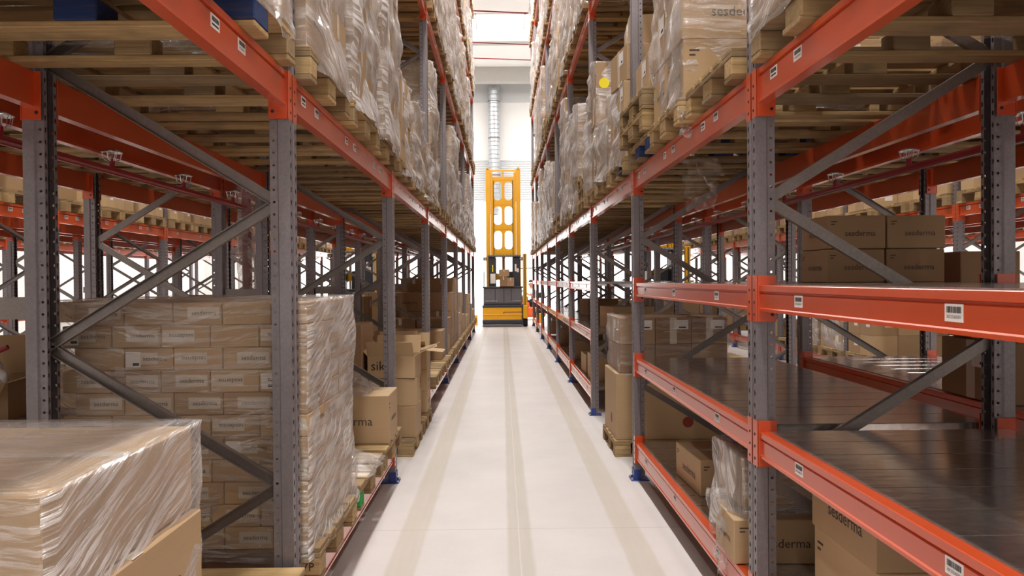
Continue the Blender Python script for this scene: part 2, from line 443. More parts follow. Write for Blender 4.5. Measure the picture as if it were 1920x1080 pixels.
BR = 'sesderma'
_cart = {}
def carton_mesh(w, d, h, style='plain', dark=False):
    """w along x, d along y. styles: plain, logo, label, slim, slimflip, logoflip, tape"""
    key = (round(w, 3), round(d, 3), round(h, 3), style, dark)
    if key in _cart: return _cart[key]
    mb = MB()
    mb.cbox(-w / 2, w / 2, -d / 2, d / 2, 0, h, 0.004, 0)
    rr = random.Random(zlib.crc32(repr(key).encode()))
    # tape over the top seam and down two ends
    tw = min(0.05, 0.14 * min(w, d))
    fz = face_frame('+z', w, d, h)
    decal_rect(mb, fz, -w / 2, w / 2, -tw / 2, tw / 2, 1)
    for fc in ('-y', '-x', '+x'):
        fr = face_frame(fc, w, d, h)
        W, H = fr[3], fr[4]
        if style[:4] == 'slim':
            fl = 'flip' in style
            a = -W * 0.47 if rr.random() < .5 else -W * 0.2
            decal_rect(mb, fr, a, a + W * 0.66, -H * 0.22, H * 0.30, 1)
            decal_text(mb, fr, BR, W * (0.14 if not fl else -0.08), 0.03 * H, W * 0.5, 3, fl, 2)
            if fc == '-y' and style[-1] == '2':
                decal_rect(mb, fr, -W * 0.46, -W * 0.16, -H * 0.36, H * 0.34, 2, 1)
                decal_rect(mb, fr, -W * 0.32, -W * 0.19, -H * 0.28, -H * 0.16, 4, 2)
        elif style in ('logo', 'logoflip'):
            decal_text(mb, fr, BR, 0.06 * W, -0.04 * H, W * 0.52, 3, style == 'logoflip')
            decal_rect(mb, fr, -W * 0.44, -W * 0.34, H * 0.3, H * 0.33, 3)
            decal_rect(mb, fr, -W * 0.44, -W * 0.38, H * 0.22, H * 0.25, 3)
        elif style == 'label':
            decal_rect(mb, fr, -tw * 0.7, tw * 0.7, -H / 2, H / 2, 1)
            decal_rect(mb, fr, tw * 0.2, min(W * 0.42, tw * 0.2 + 0.13), H * 0.05, H * 0.40, 2, 1)
            decal_rect(mb, fr, W * 0.15, min(W * 0.36, tw * 0.2 + 0.11), H * 0.10, H * 0.15, 4, 2)
        elif style == 'tape':
            decal_rect(mb, fr, -tw / 2, tw / 2, H * 0.15, H / 2, 1)
        elif style == 'red':
            o, r, u, _, _ = fr
            cs = [(0.05 * math.cos(k * PI / 8), 0.05 * math.sin(k * PI / 8)) for k in range(16)]
            mb.add([o + r * (W * 0.115 + p[0]) + u * (-H * 0.24 + p[1]) for p in cs], [list(range(16))], 5)
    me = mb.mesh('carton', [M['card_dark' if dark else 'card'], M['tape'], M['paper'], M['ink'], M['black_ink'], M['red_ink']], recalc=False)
    bm = bmesh.new(); bm.from_mesh(me)
    bmesh.ops.recalc_face_normals(bm, faces=[f for f in bm.faces if f.material_index == 0])
    bm.to_mesh(me); bm.free()
    _cart[key] = me
    return me
def carton(x, y, z, w, d, h, style, label, group=None, rz=0.0, dark=False, name='cardboard_carton', rot=None):
    o = link(name, carton_mesh(w, d, h, style, dark), (x, y, z), rz, None, rot)
    return tag(o, label, 'carton', group)

# ------------------------------------------------------------------ rack pieces
DEPTH = 1.075
def offset_poly(pts, t):
    out = []
    n = len(pts)
    for i, p in enumerate(pts):
        a = Vector(pts[max(i - 1, 0)]); b = Vector(p); c = Vector(pts[min(i + 1, n - 1)])
        d1 = (b - a).normalized() if i > 0 else (c - b).normalized()
        d2 = (c - b).normalized() if i < n - 1 else d1
        n1 = Vector((-d1.y, d1.x)); n2 = Vector((-d2.y, d2.x))
        m = (n1 + n2).normalized()
        out.append(tuple(b + m * t / max(0.4, m.dot(n1))))
    return out
def post_mesh(name, H, mat):
    half = [(0.005, 0.0), (0.005, 0.012), (0.0, 0.017), (0.0, 0.05), (0.046, 0.05), (0.052, 0.042), (0.083, 0.042), (0.083, 0.022)]
    line = [(u, -v) for u, v in half[::-1]] + half[1:]
    inner = offset_poly(line, -0.0028)
    mb = MB()
    prof = line + inner[::-1]
    n = len(prof)
    vs = [(p[0], p[1], z) for z in (0.0, H) for p in prof]
    fs = [[i, (i + 1) % n, n + (i + 1) % n, n + i] for i in range(n)]
    k = len(line)
    for z0 in (0, n):
        for i in range(k - 1):
            fs.append([z0 + i, z0 + i + 1, z0 + n - 2 - i, z0 + n - 1 - i])
    mb.add(vs, fs)
    return mb.mesh(name, [mat])
POST_H = 10.7
ME_POST = post_mesh('post', POST_H, M['post'])
ME_POST_FAR = post_mesh('post', POST_H, M['post_far'])
def brace_mesh(rise, zr):
    """channel from the front post (u=.06) to the rear post, climbing by rise*dir"""
    a = Vector((0.062, 0, 0)); b = Vector((DEPTH - 0.062, 0, rise))
    L = (b - a).length
    w, dp, t = 0.045, 0.026, 0.003
    prof = [(-w / 2, -dp / 2), (w / 2, -dp / 2), (w / 2, dp / 2), (w / 2 - t, dp / 2), (w / 2 - t, -dp / 2 + t), (-w / 2 + t, -dp / 2 + t), (-w / 2 + t, dp / 2), (-w / 2, dp / 2)]
    ang = math.atan2(b.z - a.z, b.x - a.x)
    M4 = Matrix.Translation(a) @ Matrix.Rotation(-ang, 4, 'Y')
    mb = MB()
    # profile in (z,y) pulled along local x
    vs = [(0, p[1], p[0]) for p in prof] + [(L, p[1], p[0]) for p in prof]
    n = len(prof)
    fs = [[i, (i + 1) % n, n + (i + 1) % n, n + i] for i in range(n)]
    for z0 in (0, n):
        fs += [[z0 + 0, z0 + 1, z0 + 4, z0 + 5], [z0 + 1, z0 + 2, z0 + 3, z0 + 4], [z0 + 5, z0 + 6, z0 + 7, z0 + 0]]
    mb.add(vs, fs, 0, M4)
    # bolt heads
    for q in (0.02, L - 0.02):
        mb.lathe([(0.0001, 0.02), (0.009, 0.02), (0.009, -0.02), (0.0001, -0.02)], 8, 0, M4 @ Matrix.Translation((q, 0, 0)) @ Matrix.Rotation(PI / 2, 4, 'X'))
    return mb.mesh('brace', [M['galv']])
PITCH = 0.585
ME_BR_UP, ME_BR_DN = brace_mesh(PITCH, 0), brace_mesh(-PITCH, 0)
def foot_mesh():
    mb = MB()
    mb.cbox(-0.03, 0.115, -0.068, 0.068, 0, 0.008, 0.002, 0)
    mb.cbox(-0.006, 0.05, -0.056, -0.0505, 0.008, 0.085, 0.001, 0)
    mb.cbox(-0.006, 0.05, 0.0505, 0.056, 0.008, 0.085, 0.001, 0)
    mb.cbox(-0.006, -0.0005, -0.056, 0.056, 0.008, 0.085, 0.001, 0)
    for y in (-0.025, 0.025):
        mb.lathe([(0.0001, 0.0), (0.009, 0.0), (0.009, 0.006), (0.0001, 0.006)], 8, 1, Matrix.Translation((-0.006, y, 0.05)) @ Matrix.Rotation(-PI / 2, 4, 'Y'))
        mb.lathe([(0.011, 0.008), (0.011, 0.02), (0.0001, 0.02)], 8, 1, Matrix.Translation((-0.018, y * 1.8, 0)))
    return mb.mesh('foot_plate', [M['blue'], M['chrome']])
ME_FOOT = foot_mesh()
BL = 2.68
def beam_mesh(H):
    prof = [(0.0, -H), (0.0, -H + 0.011), (0.005, -H + 0.015), (0.005, -0.036), (0.012, -0.032), (0.012, -0.027), (0.0, -0.024), (0.0, -0.002), (0.002, 0.0), (0.046, 0.0), (0.046, -H)]
    mb = MB(); mb.extrude(prof, 'y', -BL / 2, BL / 2)
    return mb.mesh('crossbar', [M['orange']])
ME_BEAM = {h: beam_mesh(h) for h in (0.105, 0.13, 0.14)}
def conn_mesh(up, dn, sgn):
    """L-shaped hook plate at a beam end; sgn is the end of the beam"""
    mb = MB()
    e = sgn * BL / 2
    y0, y1 = sorted((e, e + sgn * 0.005))
    mb.cbox(-0.004, 0.072, y0, y1, -dn, up, 0.001)
    y0, y1 = sorted((e, e + sgn * 0.052))
    mb.cbox(-0.0095, -0.0055, y0, y1, -dn, up, 0.001)
    k = int((up + dn) / 0.05)
    for i in range(k):
        zc = -dn + 0.03 + i * 0.05
        mb.lathe([(0.0001, 0.0), (0.006, 0.0), (0.006, 0.0015), (0.0001, 0.0015)], 8, 1, Matrix.Translation((-0.0095, e + sgn * 0.03, zc)) @ Matrix.Rotation(-PI / 2, 4, 'Y'))
    mb.lathe([(0.0001, 0.0), (0.007, 0.0), (0.007, 0.002), (0.0001, 0.002)], 8, 1, Matrix.Translation((0.055, e - sgn * 0.0005, -dn + 0.03)) @ Matrix.Rotation(PI / 2 * (1 if sgn > 0 else -1), 4, 'X'))
    return mb.mesh('end_connector', [M['orange'], M['black_ink']])
_conn = {}
def get_conn(up, dn, s):
    k = (up, dn, s)
    if k not in _conn: _conn[k] = conn_mesh(up, dn, s)
    return _conn[k]
def label_mesh(text):
    mb = MB()
    mb.box(-0.0012, 0.0005, -0.035, 0.035, -0.021, 0.021, 0)
    rr = random.Random(3)
    fr = (Vector((-0.0016, 0, 0)), Vector((0, -1, 0)), Vector((0, 0, 1)), 0.07, 0.042)
    x = -0.027
    while x < 0.026:
        w = rr.choice((0.0012, 0.002, 0.003))
        decal_rect(mb, fr, x, x + w, 0.0, 0.015, 1)
        x += w + rr.choice((0.001, 0.0018))
    if text: decal_text(mb, fr, text, 0, -0.0095, 0.054, 1, lift=0)
    else: decal_rect(mb, fr, -0.026, 0.026, -0.013, -0.007, 1)
    return mb.mesh('barcode_label', [M['paper'], M['black_ink']], recalc=False)
ME_LAB, ME_LAB_FAR = label_mesh('30C0260301'), label_mesh(None)
def deck_mesh():
    mb = MB()
    n = 13; p = 2.66 / n
    for i in range(n):
        y0 = -1.33 + i * p
        # tray section: flat top with turned-down edges
        prof = [(y0 + 0.0015, -0.03), (y0 + 0.0015, -0.003), (y0 + 0.004, 0), (y0 + p - 0.004, 0), (y0 + p - 0.0015, -0.003), (y0 + p - 0.0015, -0.03)]
        mb.extrude(prof, 'x', 0.05, DEPTH - 0.05)
    return mb.mesh('shelf_deck', [M['deck']])
ME_DECK = deck_mesh()
def spacer_mesh(L):
    mb = MB(); mb.extrude([(-0.02, -0.045), (0.02, -0.045), (0.02, 0.045), (-0.02, 0.045)], 'x', 0, L)
    return mb.mesh('row_spacer', [M['galv']])

def YB(n): return 3.05 + 2.8 * n
LV = {'A': (0.305, 0.13, 0.05, 0.17), 'B': (0.97, 0.105, 0.045, 0.145), 'C': (1.57, 0.105, 0.04, 0.15),
      'D': (2.455, 0.14, 0.0, 0.195), 'E': (4.83, 0.14, 0.0, 0.195), 'F': (7.205, 0.14, 0.0, 0.195), 'G': (9.58, 0.14, 0.0, 0.195)}

def rack(x0, dr, label, frames, beams, decks=(), spacers=None, near_to=1, brace_top=3.2, tall_from=99):
    """x0 aisle face, dr +1 when the rack runs to +x. beams: dict level -> (front bays, rear bays)"""
    root = empty('pallet_rack', (x0, 0, 0), label, 'pallet rack', 'pallet racks along the aisles')
    for n in frames:
        y = YB(n)
        fr = link('upright_frame', None, (0, y, 0), 0 if dr > 0 else PI, root)
        pm = ME_POST if n <= near_to else ME_POST_FAR
        link('post', pm, (0, 0, 0), 0, fr)
        link('post', pm, (DEPTH, 0, 0), PI, fr)
        link('foot_plate', ME_FOOT, (0, 0, 0), 0, fr)
        link('foot_plate', ME_FOOT, (DEPTH, 0, 0), PI, fr)
        top = POST_H - 0.5 if n >= tall_from else brace_top
        k = 0
        while 0.17 + PITCH * (k + 1) < top:
            z = 0.17 + PITCH * k
            # even nodes on the rear post, odd nodes on the front post
            if k % 2 == 0: link('brace', ME_BR_DN, (0, 0, z + PITCH), 0, fr)
            else: link('brace', ME_BR_UP, (0, 0, z), 0, fr)
            k += 1
    for lv, (fb, rb) in beams.items():
        zt, H, up, dn = LV[lv]
        for side, bays in (('f', fb), ('r', rb)):
            for b in bays:
                yc = YB(b) + 1.4
                out_plus = (side == 'f') == (dr < 0)   # outer face looks to +x
                xx = dr * 0.009 if side == 'f' else dr * (DEPTH - 0.009)
                bo = link('crossbar', ME_BEAM[H], (xx, yc, zt), PI if out_plus else 0, root)
                for s in (-1, 1):
                    link('end_connector', get_conn(up, dn, s), (0, 0, 0), 0, bo)
                if side == 'f':
                    for q in (-0.9, 0.0, 0.9):
                        lm = ME_LAB if b <= 0 else ME_LAB_FAR
                        zz = -0.055 if H < 0.12 else -0.06
                        link('barcode_label', lm, (0.005, q + 0.05, zz), 0, bo)
                        if lv == 'D' and b <= 2:
                            link('barcode_label', ME_LAB_FAR, (0.005, q + 0.28, zz), 0, bo)
    for lv, bays in decks:
        for b in bays:
            link('shelf_deck', ME_DECK, (0 if dr > 0 else -DEPTH, YB(b) + 1.4, LV[lv][0] + 0.004), 0, root)
    if spacers:
        L, ns = spacers
        me = spacer_mesh(L)
        for n in ns:
            for z in (1.5,):
                link('row_spacer', me, (dr * DEPTH if dr > 0 else -DEPTH - L, YB(n), z), 0, root)
    return root

R = range
L1X, R1X = -0.86, 1.04
rack(L1X, -1, 'grey and orange pallet rack lining the left side of the white aisle', R(-1, 8),
     {'A': ([-1, 0, 2, 3, 4, 5, 6], [-1, 0, 2, 3]), 'D': (R(-1, 7), R(-1, 7)), 'E': (R(0, 7), R(1, 7)), 'F': (R(3, 7), []), 'G': (R(5, 7), [])},
     spacers=(0.259, R(-1, 8)), tall_from=1)
rack(R1X, 1, 'grey and orange pallet rack with steel shelves lining the right side of the aisle', R(-1, 9),
     {'A': ([-1, 0, 2, 3, 4, 5, 6, 7], [-1, 0, 2, 3]), 'B': ([-1, 0, 2, 3, 4, 5, 6, 7], [-1, 0, 2, 3, 4]), 'C': ([-1, 0, 2, 3, 4, 5, 6, 7], [-1, 0, 2, 3, 4]),
      'D': (R(-1, 8), R(-1, 8)), 'E': (R(0, 8), R(1, 8)), 'F': (R(3, 8), []), 'G': (R(5, 8), [])},
     decks=(('A', [-1, 0, 2, 3, 4]), ('B', [-1, 0, 2, 3, 4, 5, 6, 7]), ('C', [-1, 0, 2, 3, 4, 5, 6, 7])), spacers=(0.259, R(-1, 9)), tall_from=1)
rack(-3.275, 1, 'second rack row on the left, back to back with the left aisle rack', R(-1, 9),
     {'A': (R(-1, 8), R(-1, 4)), 'D': (R(-1, 8), R(-1, 8))}, near_to=1)
rack(3.455, -1, 'second rack row on the right, back to back with the right aisle rack', R(-1, 9),
     {'A': (R(-1, 8), R(-1, 4)), 'B': ([-1, 0], [-1, 0]), 'D': (R(-1, 8), R(-1, 8))}, decks=(('B', [-1, 0]),), near_to=1)
rack(-5.2, -1, 'third rack row on the left, seen across the next aisle through the uprights', R(0, 9),
     {'A': (R(0, 8), []), 'D': (R(0, 8), R(0, 8))}, spacers=(0.2, R(1, 9)))
rack(5.38, 1, 'third rack row on the right, seen across the next aisle through the uprights', R(0, 9),
     {'A': (R(0, 8), []), 'D': (R(0, 8), R(0, 8))}, spacers=(0.2, R(1, 9)))
rack(-7.6, 1, 'fourth rack row on the left, seen far behind the nearer uprights', R(1, 9), {'D': (R(1, 8), R(1, 8))})
rack(7.78, -1, 'fourth rack row on the right, seen far behind the nearer uprights', R(1, 9), {'D': (R(1, 8), R(1, 8))})
rack(-9.5, -1, 'farthest rack row on the left, in front of the white side wall', R(2, 9), {'D': (R(2, 8), R(2, 8)), 'B': (R(2, 8), [])})
rack(9.68, 1, 'farthest rack row on the right, in front of the white side wall', R(2, 9), {'D': (R(2, 8), R(2, 8)), 'B': (R(2, 8), [])})

# ------------------------------------------------------------------ pallets
PX, PY, PZ = 1.2, 0.8, 0.144
def jig(rr, a): return rr.uniform(-a, a)
def pallet_parts(rr):
    """lists of boxes: top boards, stringers, blocks, skids"""
    top = []
    for y, w in ((-0.3275, .145), (-0.165, .1), (0, .145), (0.165, .1), (0.3275, .145)):
        w += jig(rr, .008); y += jig(rr, .006)
        top.append((-0.6 + jig(rr, .004), 0.6 + jig(rr, .004), y - w / 2, y + w / 2, .122, .144 + jig(rr, .001)))
    st = [(x - .0725, x + .0725, -.4, .4, .1, .122) for x in (-.5275, jig(rr, .02), .5275)]
    bl = []
    for y, w in ((-.35, .1), (0, .145), (.35, .1)):
        for x in (-.5275, 0, .5275):
            xx = x + jig(rr, .01)
            bl.append((max(-.6, xx - .0725), min(.6, xx + .0725), y - w / 2, y + w / 2, .022, .1))
    sk = [(-.6, .6, y - w / 2 + jig(rr, .004), y + w / 2, 0, .022) for y, w in ((-.35, .1), (0, .145), (.35, .1))]
    return top, st, bl, sk
PAL = []
for i in range(4):
    t_, s_, b_, k_ = pallet_parts(random.Random(i + 11))
    mb = MB()
    for q in t_ + s_ + b_ + k_: mb.box(*q)
    whole = mb.mesh('wooden_pallet', [M['wood']], recalc=False)
    def one(lst, nm, c=0.003):
        out = []
        for q in lst:
            m_ = MB(); m_.cbox(*q, c); out.append(m_.mesh(nm, [M['wood']]))
        return out
    mt = MB()
    for q in t_: mt.cbox(*q, 0.003)
    PAL.append(dict(whole=whole, top=mt.mesh('top_deck', [M['wood']]), st=one(s_, 'stringer'), bl=one(b_, 'block', .005), sk=one(k_, 'skid'), boxes=t_ + s_ + b_ + k_))
def pallet(x, y, z, label, near=False, rz=0.0, var=None, paint=None, group='wooden pallets in the racks'):
    p = PAL[var if var is not None else random.randrange(4)]
    if not near:
        return tag(link('wooden_pallet', p['whole'], (x, y, z), rz), label, 'pallet', group)
    o = empty('wooden_pallet', (x, y, z), label, 'pallet', group, rz)
    link('top_deck', p['top'], parent=o)
    for m_ in p['st']: link('stringer', m_, parent=o)
    for i, m_ in enumerate(p['bl']):
        b = link('block', m_, parent=o)
        if paint and i in paint[1]:
            b.data = m_.copy(); b.data.materials[0] = M[paint[0]]
            b['label'] = paint[0].split('_')[1] + ' painted block'
    for m_ in p['sk']: link('skid', m_, parent=o)
    return o

# ------------------------------------------------------------------ stretch film
def film_mesh(w, d, h, seed, nu=44, nv=22, amp=0.016, rows=4, skirt=0.06, cap=True, mat='film', lean=0.0, top_in=0.07):
    """open skin round a load of w (x) by d (y) by h, wrinkled, pinched between box rows"""
    mb = MB(); uvs = []
    per = 2 * (w + d); r = 0.025
    def base(s):
        s = s % per
        if s < w: return (-w / 2 + s, -d / 2), (0, -1)
        s -= w
        if s < d: return (w / 2, -d / 2 + s), (1, 0)
        s -= d
        if s < w: return (w / 2 - s, d / 2), (0, 1)
        s -= w
        return (-w / 2, d / 2 - s), (-1, 0)
    rings = nv + (8 if cap == 'full' else 3 if cap else 1)
    for j in range(rings):
        t = min(j / nv, 1.0)
        z = -skirt + t * (h + skirt + 0.012)
        inn = 0.0
        if j > nv: inn = top_in * (j - nv); z = h + 0.014 + 0.004 * math.sin(j)
        full = cap == 'full' and j > nv
        for i in range(nu):
            s = per * i / nu
            (bx, by), (nx, ny) = base(s)
            q = Vector((s * 2.2, z * 2.6, seed * 7.3))
            o = 0.016 + amp * 1.6 * noise.noise(q) + amp * noise.noise(q * 3.1)
            if rows: o += 0.006 * math.sin((z / h) * rows * 2 * PI)
            if z < 0: o += 0.01 + 0.02 * noise.noise(Vector((s * 6, 3.3, seed)))
            zz = z
            if j == 0: zz += 0.035 * noise.noise(Vector((s * 5, 9.1, seed)))
            if j == rings - 1: zz += 0.012 * noise.noise(Vector((s * 8, 5.0, seed)))
            cx = bx + nx * o; cy = by + ny * o
            if full:
                f = max(0.0, 1 - (j - nv) / 7.0 * 0.999)
                f = f if j < rings - 1 else 0.0
                cx = bx * f; cy = by * f; zz = h + 0.012 + 0.010 * noise.noise(Vector((cx * 7, cy * 7, seed))) + 0.004 * noise.noise(Vector((cx * 23, cy * 23, seed)))
            elif inn:
                cx *= 1 - inn * 2 / w * (0.8 + 0.5 * noise.noise(Vector((s * 4, 1, seed)))) * 0.5
                cy *= 1 - inn * 2 / d * (0.8 + 0.5 * noise.noise(Vector((s * 4, 2, seed)))) * 0.5
                zz += 0.006 * noise.noise(Vector((s * 9, inn * 30, seed)))
            cx += lean * max(0, z)
            mb.v.append((cx, cy, max(zz, -PZ * 0.9)))
            uvs.append((cx * 1.0, cy) if full else (s, z + inn))
    for j in range(rings - 1):
        for i in range(nu):
            mb.f.append([j * nu + i, j * nu + (i + 1) % nu, (j + 1) * nu + (i + 1) % nu, (j + 1) * nu + i]); mb.m.append(0)
    return mb.mesh('stretch_film', [M[mat]], recalc=False, smooth=True, uvs=uvs)
def film(x, y, z, w, d, h, seed, label, group='stretch film round pallet loads', rz=0, **kw):
    return tag(link('stretch_film', film_mesh(w, d, h, seed, **kw), (x, y, z), rz), label, 'stretch film', group)
FAR_FILM = {}
def far_film(x, y, z, hq, seed, label, side):
    """shared meshes for the many far loads, one per height class and side"""
    k = (hq, seed % 4, side)
    if k not in FAR_FILM:
        FAR_FILM[k] = film_mesh(1.16, 0.76, hq, 40 + seed % 4 + hq * 3, nu=64, nv=26, amp=0.034, rows=int(hq / 0.3), mat='film_heavy' if side < 0 else 'film_heavy_up', skirt=.10)
    o = link('stretch_film', FAR_FILM[k], (x, y, z), 0 if side > 0 else PI)
    return tag(o, label, 'stretch film', 'stretch film round pallet loads')

def crumple(name, cx, cy, cz, w, d, h, seed, mat, label, cat, nu=26, nv=22, hang=False, group=None):
    """a crumpled sheet: hanging (hang) or heaped over something"""
    mb = MB(); uvs = []
    for j in range(nv):
        for i in range(nu):
            u, v = i / (nu - 1), j / (nv - 1)
            q = Vector((u * 4, v * 4, seed * 3.1))
            n1, n2, n3 = noise.noise(q * 1.0), noise.noise(q * 2.3 + Vector((5, 0, 0))), noise.noise(q * 1.4 + Vector((0, 9, 0)))
            if hang:
                taper = 1 - 0.45 * v + 0.25 * n3
                p = ((u - .5) * w * taper + 0.06 * n1, d * (n1 + .7 * n2), -h * v - 0.05 * n3 * v)
            else:
                e = math.sin(PI * u) * math.sin(PI * v)
                p = ((u - .5) * w + 0.05 * n2, (v - .5) * d + 0.05 * n3, h * max(0.02, e ** 0.6 * (0.75 + 0.6 * n1) + 0.12 * n2))
            mb.v.append(p); uvs.append((u * w, v * (h if hang else d)))
    for j in range(nv - 1):
        for i in range(nu - 1):
            mb.f.append([j * nu + i, j * nu + i + 1, (j + 1) * nu + i + 1, (j + 1) * nu + i]); mb.m.append(0)
    me = mb.mesh(name, [M[mat]], recalc=False, smooth=True, uvs=uvs)
    return tag(link(name, me, (cx, cy, cz)), label, cat, group)

# ------------------------------------------------------------------ loads
STUFF = MB()
def stuff_box(x, y, z, w, d, h, rz=0):
    M4 = Matrix.Translation((x, y, z)) @ Matrix.Rotation(rz, 4, 'Z')
    STUFF.box(-w / 2, w / 2, -d / 2, d / 2, 0, h, 0, M4)
    rr = random.random()
    if rr < 0.5:
        for fc in ('-y', '+x' if x < 0 else '-x'):
            fr = face_frame(fc, w, d, h); o, r, u, W, H = fr
            t = MB(); decal_rect(t, fr, W * .0, W * .3, -H * .1, H * .3, 1)
            STUFF.add(t.v, t.f, 1, M4)

def shell_load(sx, yc, z, w, d, h, nx, ny, nz, rr, emitfn, jit=0.006):
    """boxes of the aisle-side column and the camera-side face. sx: x of aisle side, side sign: load runs away from aisle"""
    sgn = -1 if sx < 0 else 1
    bw, bd, bh = w / nx, d / ny, h / nz
    for k in range(nz):
        for i in range(nx):
            for j in range(ny):
                if i > 0 and j > 0 and k < nz - 1: continue
                if i > 1 and j > 1: continue
                x = sx + sgn * (bw * (i + .5)) + jig(rr, jit)
                y = yc - d / 2 + bd * (j + .5) + jig(rr, jit)
                emitfn(i, j, k, x, y, z + bh * k, bw - 0.004, bd - 0.004, bh - 0.002)

LEVNAME = {'A': 'floor', 'D': 'overhead', 'E': 'third', 'F': 'fourth', 'G': 'top'}
SIDE = {-1: 'left', 1: 'right'}
SLOT = ['nearest', 'middle', 'farthest']
def pal_label(side, lv, b, k, row='aisle'):
    return 'wooden pallet on %s beams, %s %s rack, %s bay from camera, %s slot' % (LEVNAME[lv], SIDE[side], row, ORD[b + 1], SLOT[k])
def near_load(side, lv, b, k, nx, ny, nz, w, d, h, styles, yc=None, xin=0.0, film_kw=None, name=None, with_film=True, dark=False):
    rr = random.Random(b * 31 + k * 7 + side * 3 + 100)
    z = LV[lv][0] + PZ
    xc = (L1X - .545) if side < 0 else (R1X + .545)
    sx = xc - side * (min(1.16, 1.16) / 2) + side * xin
    y = yc if yc is not None else YB(b) + .5 + .9 * k
    nm = name or '%s bay %s slot' % (ORD[b + 1], SLOT[k])
    def mk(i, j, kk, x, yy, zz, bw, bd, bh):
        if j == 0 and i > 0: pos = '%s along camera side' % ORD[i]
        elif i == 0: pos = '%s along aisle side' % ORD[j]
        else: pos = 'inside %s behind %s' % (ORD[i], ORD[j])
        st = styles[(i * 3 + j * 5 + kk * 7 + rr.randrange(2)) % len(styles)]
        carton(x, yy, zz, bw, bd, bh, st, 'carton %s, %s layer, %s load on %s beams' % (pos, ORD[kk], SIDE[side] + ' ' + nm.replace(' slot', ''), LEVNAME[lv]),
               'cartons of the wrapped %s loads' % SIDE[side], dark=dark)
    shell_load(sx, y, z, w, d, h, nx, ny, nz, rr, mk)
    if with_film:
        kw = dict(amp=0.022, rows=nz, nu=80, nv=36, mat='film'); kw.update(film_kw or {})
        if side > 0: kw['mat'] += '_up'
        film(sx + side * w / 2, y, z, w, d, h, b * 3 + k + side, 'clear stretch film round the %s %s load on %s beams' % (SIDE[side], nm, LEVNAME[lv]), **kw)

XL, XR = L1X - .545, R1X + .545
XC = {-1: XL, 1: XR}
# ---- pallets of the two aisle racks, all the levels the camera can see
for side in (-1, 1):
    nb = 7 if side < 0 else 8
    for lv, b0 in (('D', -1), ('E', 1), ('F', 4), ('G', 6)):
        for b in R(b0, nb):
            for k in R(3):
                y = YB(b) + .5 + .9 * k
                z = LV[lv][0] + 0.001
                near = lv == 'D' and b <= 1
                paint = None
                if side < 0 and lv == 'D' and b == -1 and k == 2: paint = ('wood_blue', (3, 4, 5))
                if side > 0 and lv == 'D' and b == 0 and k == 2: paint = ('wood_blue', (0, 1, 2, 3, 4, 5))
                pallet(XC[side] + jig(random, .015), y + jig(random, .02), z, pal_label(side, lv, b, k), near, jig(random, .01), None, paint)
                if lv == 'D' and b <= 1: continue
                # far loads: film is its own thing, cartons below are counted as stuff
                rr = random.Random(b * 97 + k * 13 + ord(lv[0]) * 5 + side)
                p = rr.random()
                zz = z + PZ
                if p < 0.10: continue
                if p < 0.22:
                    for q in R(1, rr.randrange(2, 5)):
                        pallet(XC[side], y, z + q * (PZ + .001), 'empty pallet, %s in stack, %s' % (ORD[q], pal_label(side, lv, b, k).replace('wooden pallet on ', '').replace(' from camera', '')), False, jig(rr, .03), None, None, 'empty pallets stacked')
                    continue
                hq = rr.choice((0.55, 0.9, 1.3, 1.6, 1.85))
                if lv == 'D' and b == 2: hq = rr.choice((1.3, 1.6))
                nx, ny, nz = 3, 2, max(2, round(hq / .3))
                mk = lambda i, j, kk, x, yy, zb, bw, bd, bh: stuff_box(x, yy, zb, bw, bd, bh)
                shell_load(XC[side] - side * .57, y, zz, 1.14, .74, hq, nx, ny, nz, rr, mk, 0.012)
                if p > 0.32:
                    far_film(XC[side], y, zz, hq, rr.randrange(4), 'clear film round load, %s beams, %s aisle rack, %s bay, %s slot' % (LEVNAME[lv], SIDE[side], ORD[b + 1], SLOT[k]), side)
# ---- pallets above the lower aisles of the second and third rows
for side, xc, row, bays in ((-1, -2.75, 'second', R(-1, 8)), (1, 2.93, 'second', R(-1, 8)), (-1, -5.75, 'third', R(0, 8)), (1, 5.93, 'third', R(0, 8))):
    for b in bays:
        for k in R(3):
            y = YB(b) + .5 + .9 * k
            rr = random.Random(b * 17 + k * 3 + int(xc * 10))
            pallet(xc, y, LV['D'][0] + .001, pal_label(side, 'D', b, k, row + ' row'), row == 'second' and b <= 0, jig(rr, .012))
            if rr.random() < .85:
                hh = rr.choice((.5, .8, 1.1, 1.5))
                ax = xc + (0.57 if (row == 'third') == (side < 0) else -0.57)
                sg = 1 if ax < xc else -1
                nx, ny, nz = 3, 3, max(2, round(hh / .26))
                for kk in R(nz):
                    for i in R(nx):
                        for j in R(ny):
                            if i and j and kk: continue
                            bw, bd, bh = 1.14 / nx, .74 / ny, hh / nz
                            stuff_box(ax + sg * bw * (i + .5), y - .37 + bd * (j + .5), LV['D'][0] + PZ + bh * kk, bw - .005, bd - .005, bh - .003)
            # pallets on the floor beams farther off
            if b >= 1 and rr.random() < .6:
                pallet(xc, y, LV['A'][0] + .001, pal_label(side, 'A', b, k, row + ' row'), False, jig(rr, .02))
                if rr.random() < .7:
                    hh = rr.choice((.3, .6, .9))
                    nz = max(1, round(hh / .3))
                    for kk in R(nz):
                        for i in R(3):
                            for j in R(2):
                                stuff_box(xc - .57 + .38 * (i + .5), y - .37 + .37 * (j + .5), LV['A'][0] + PZ + hh / nz * kk, .372, .365, hh / nz - .003)

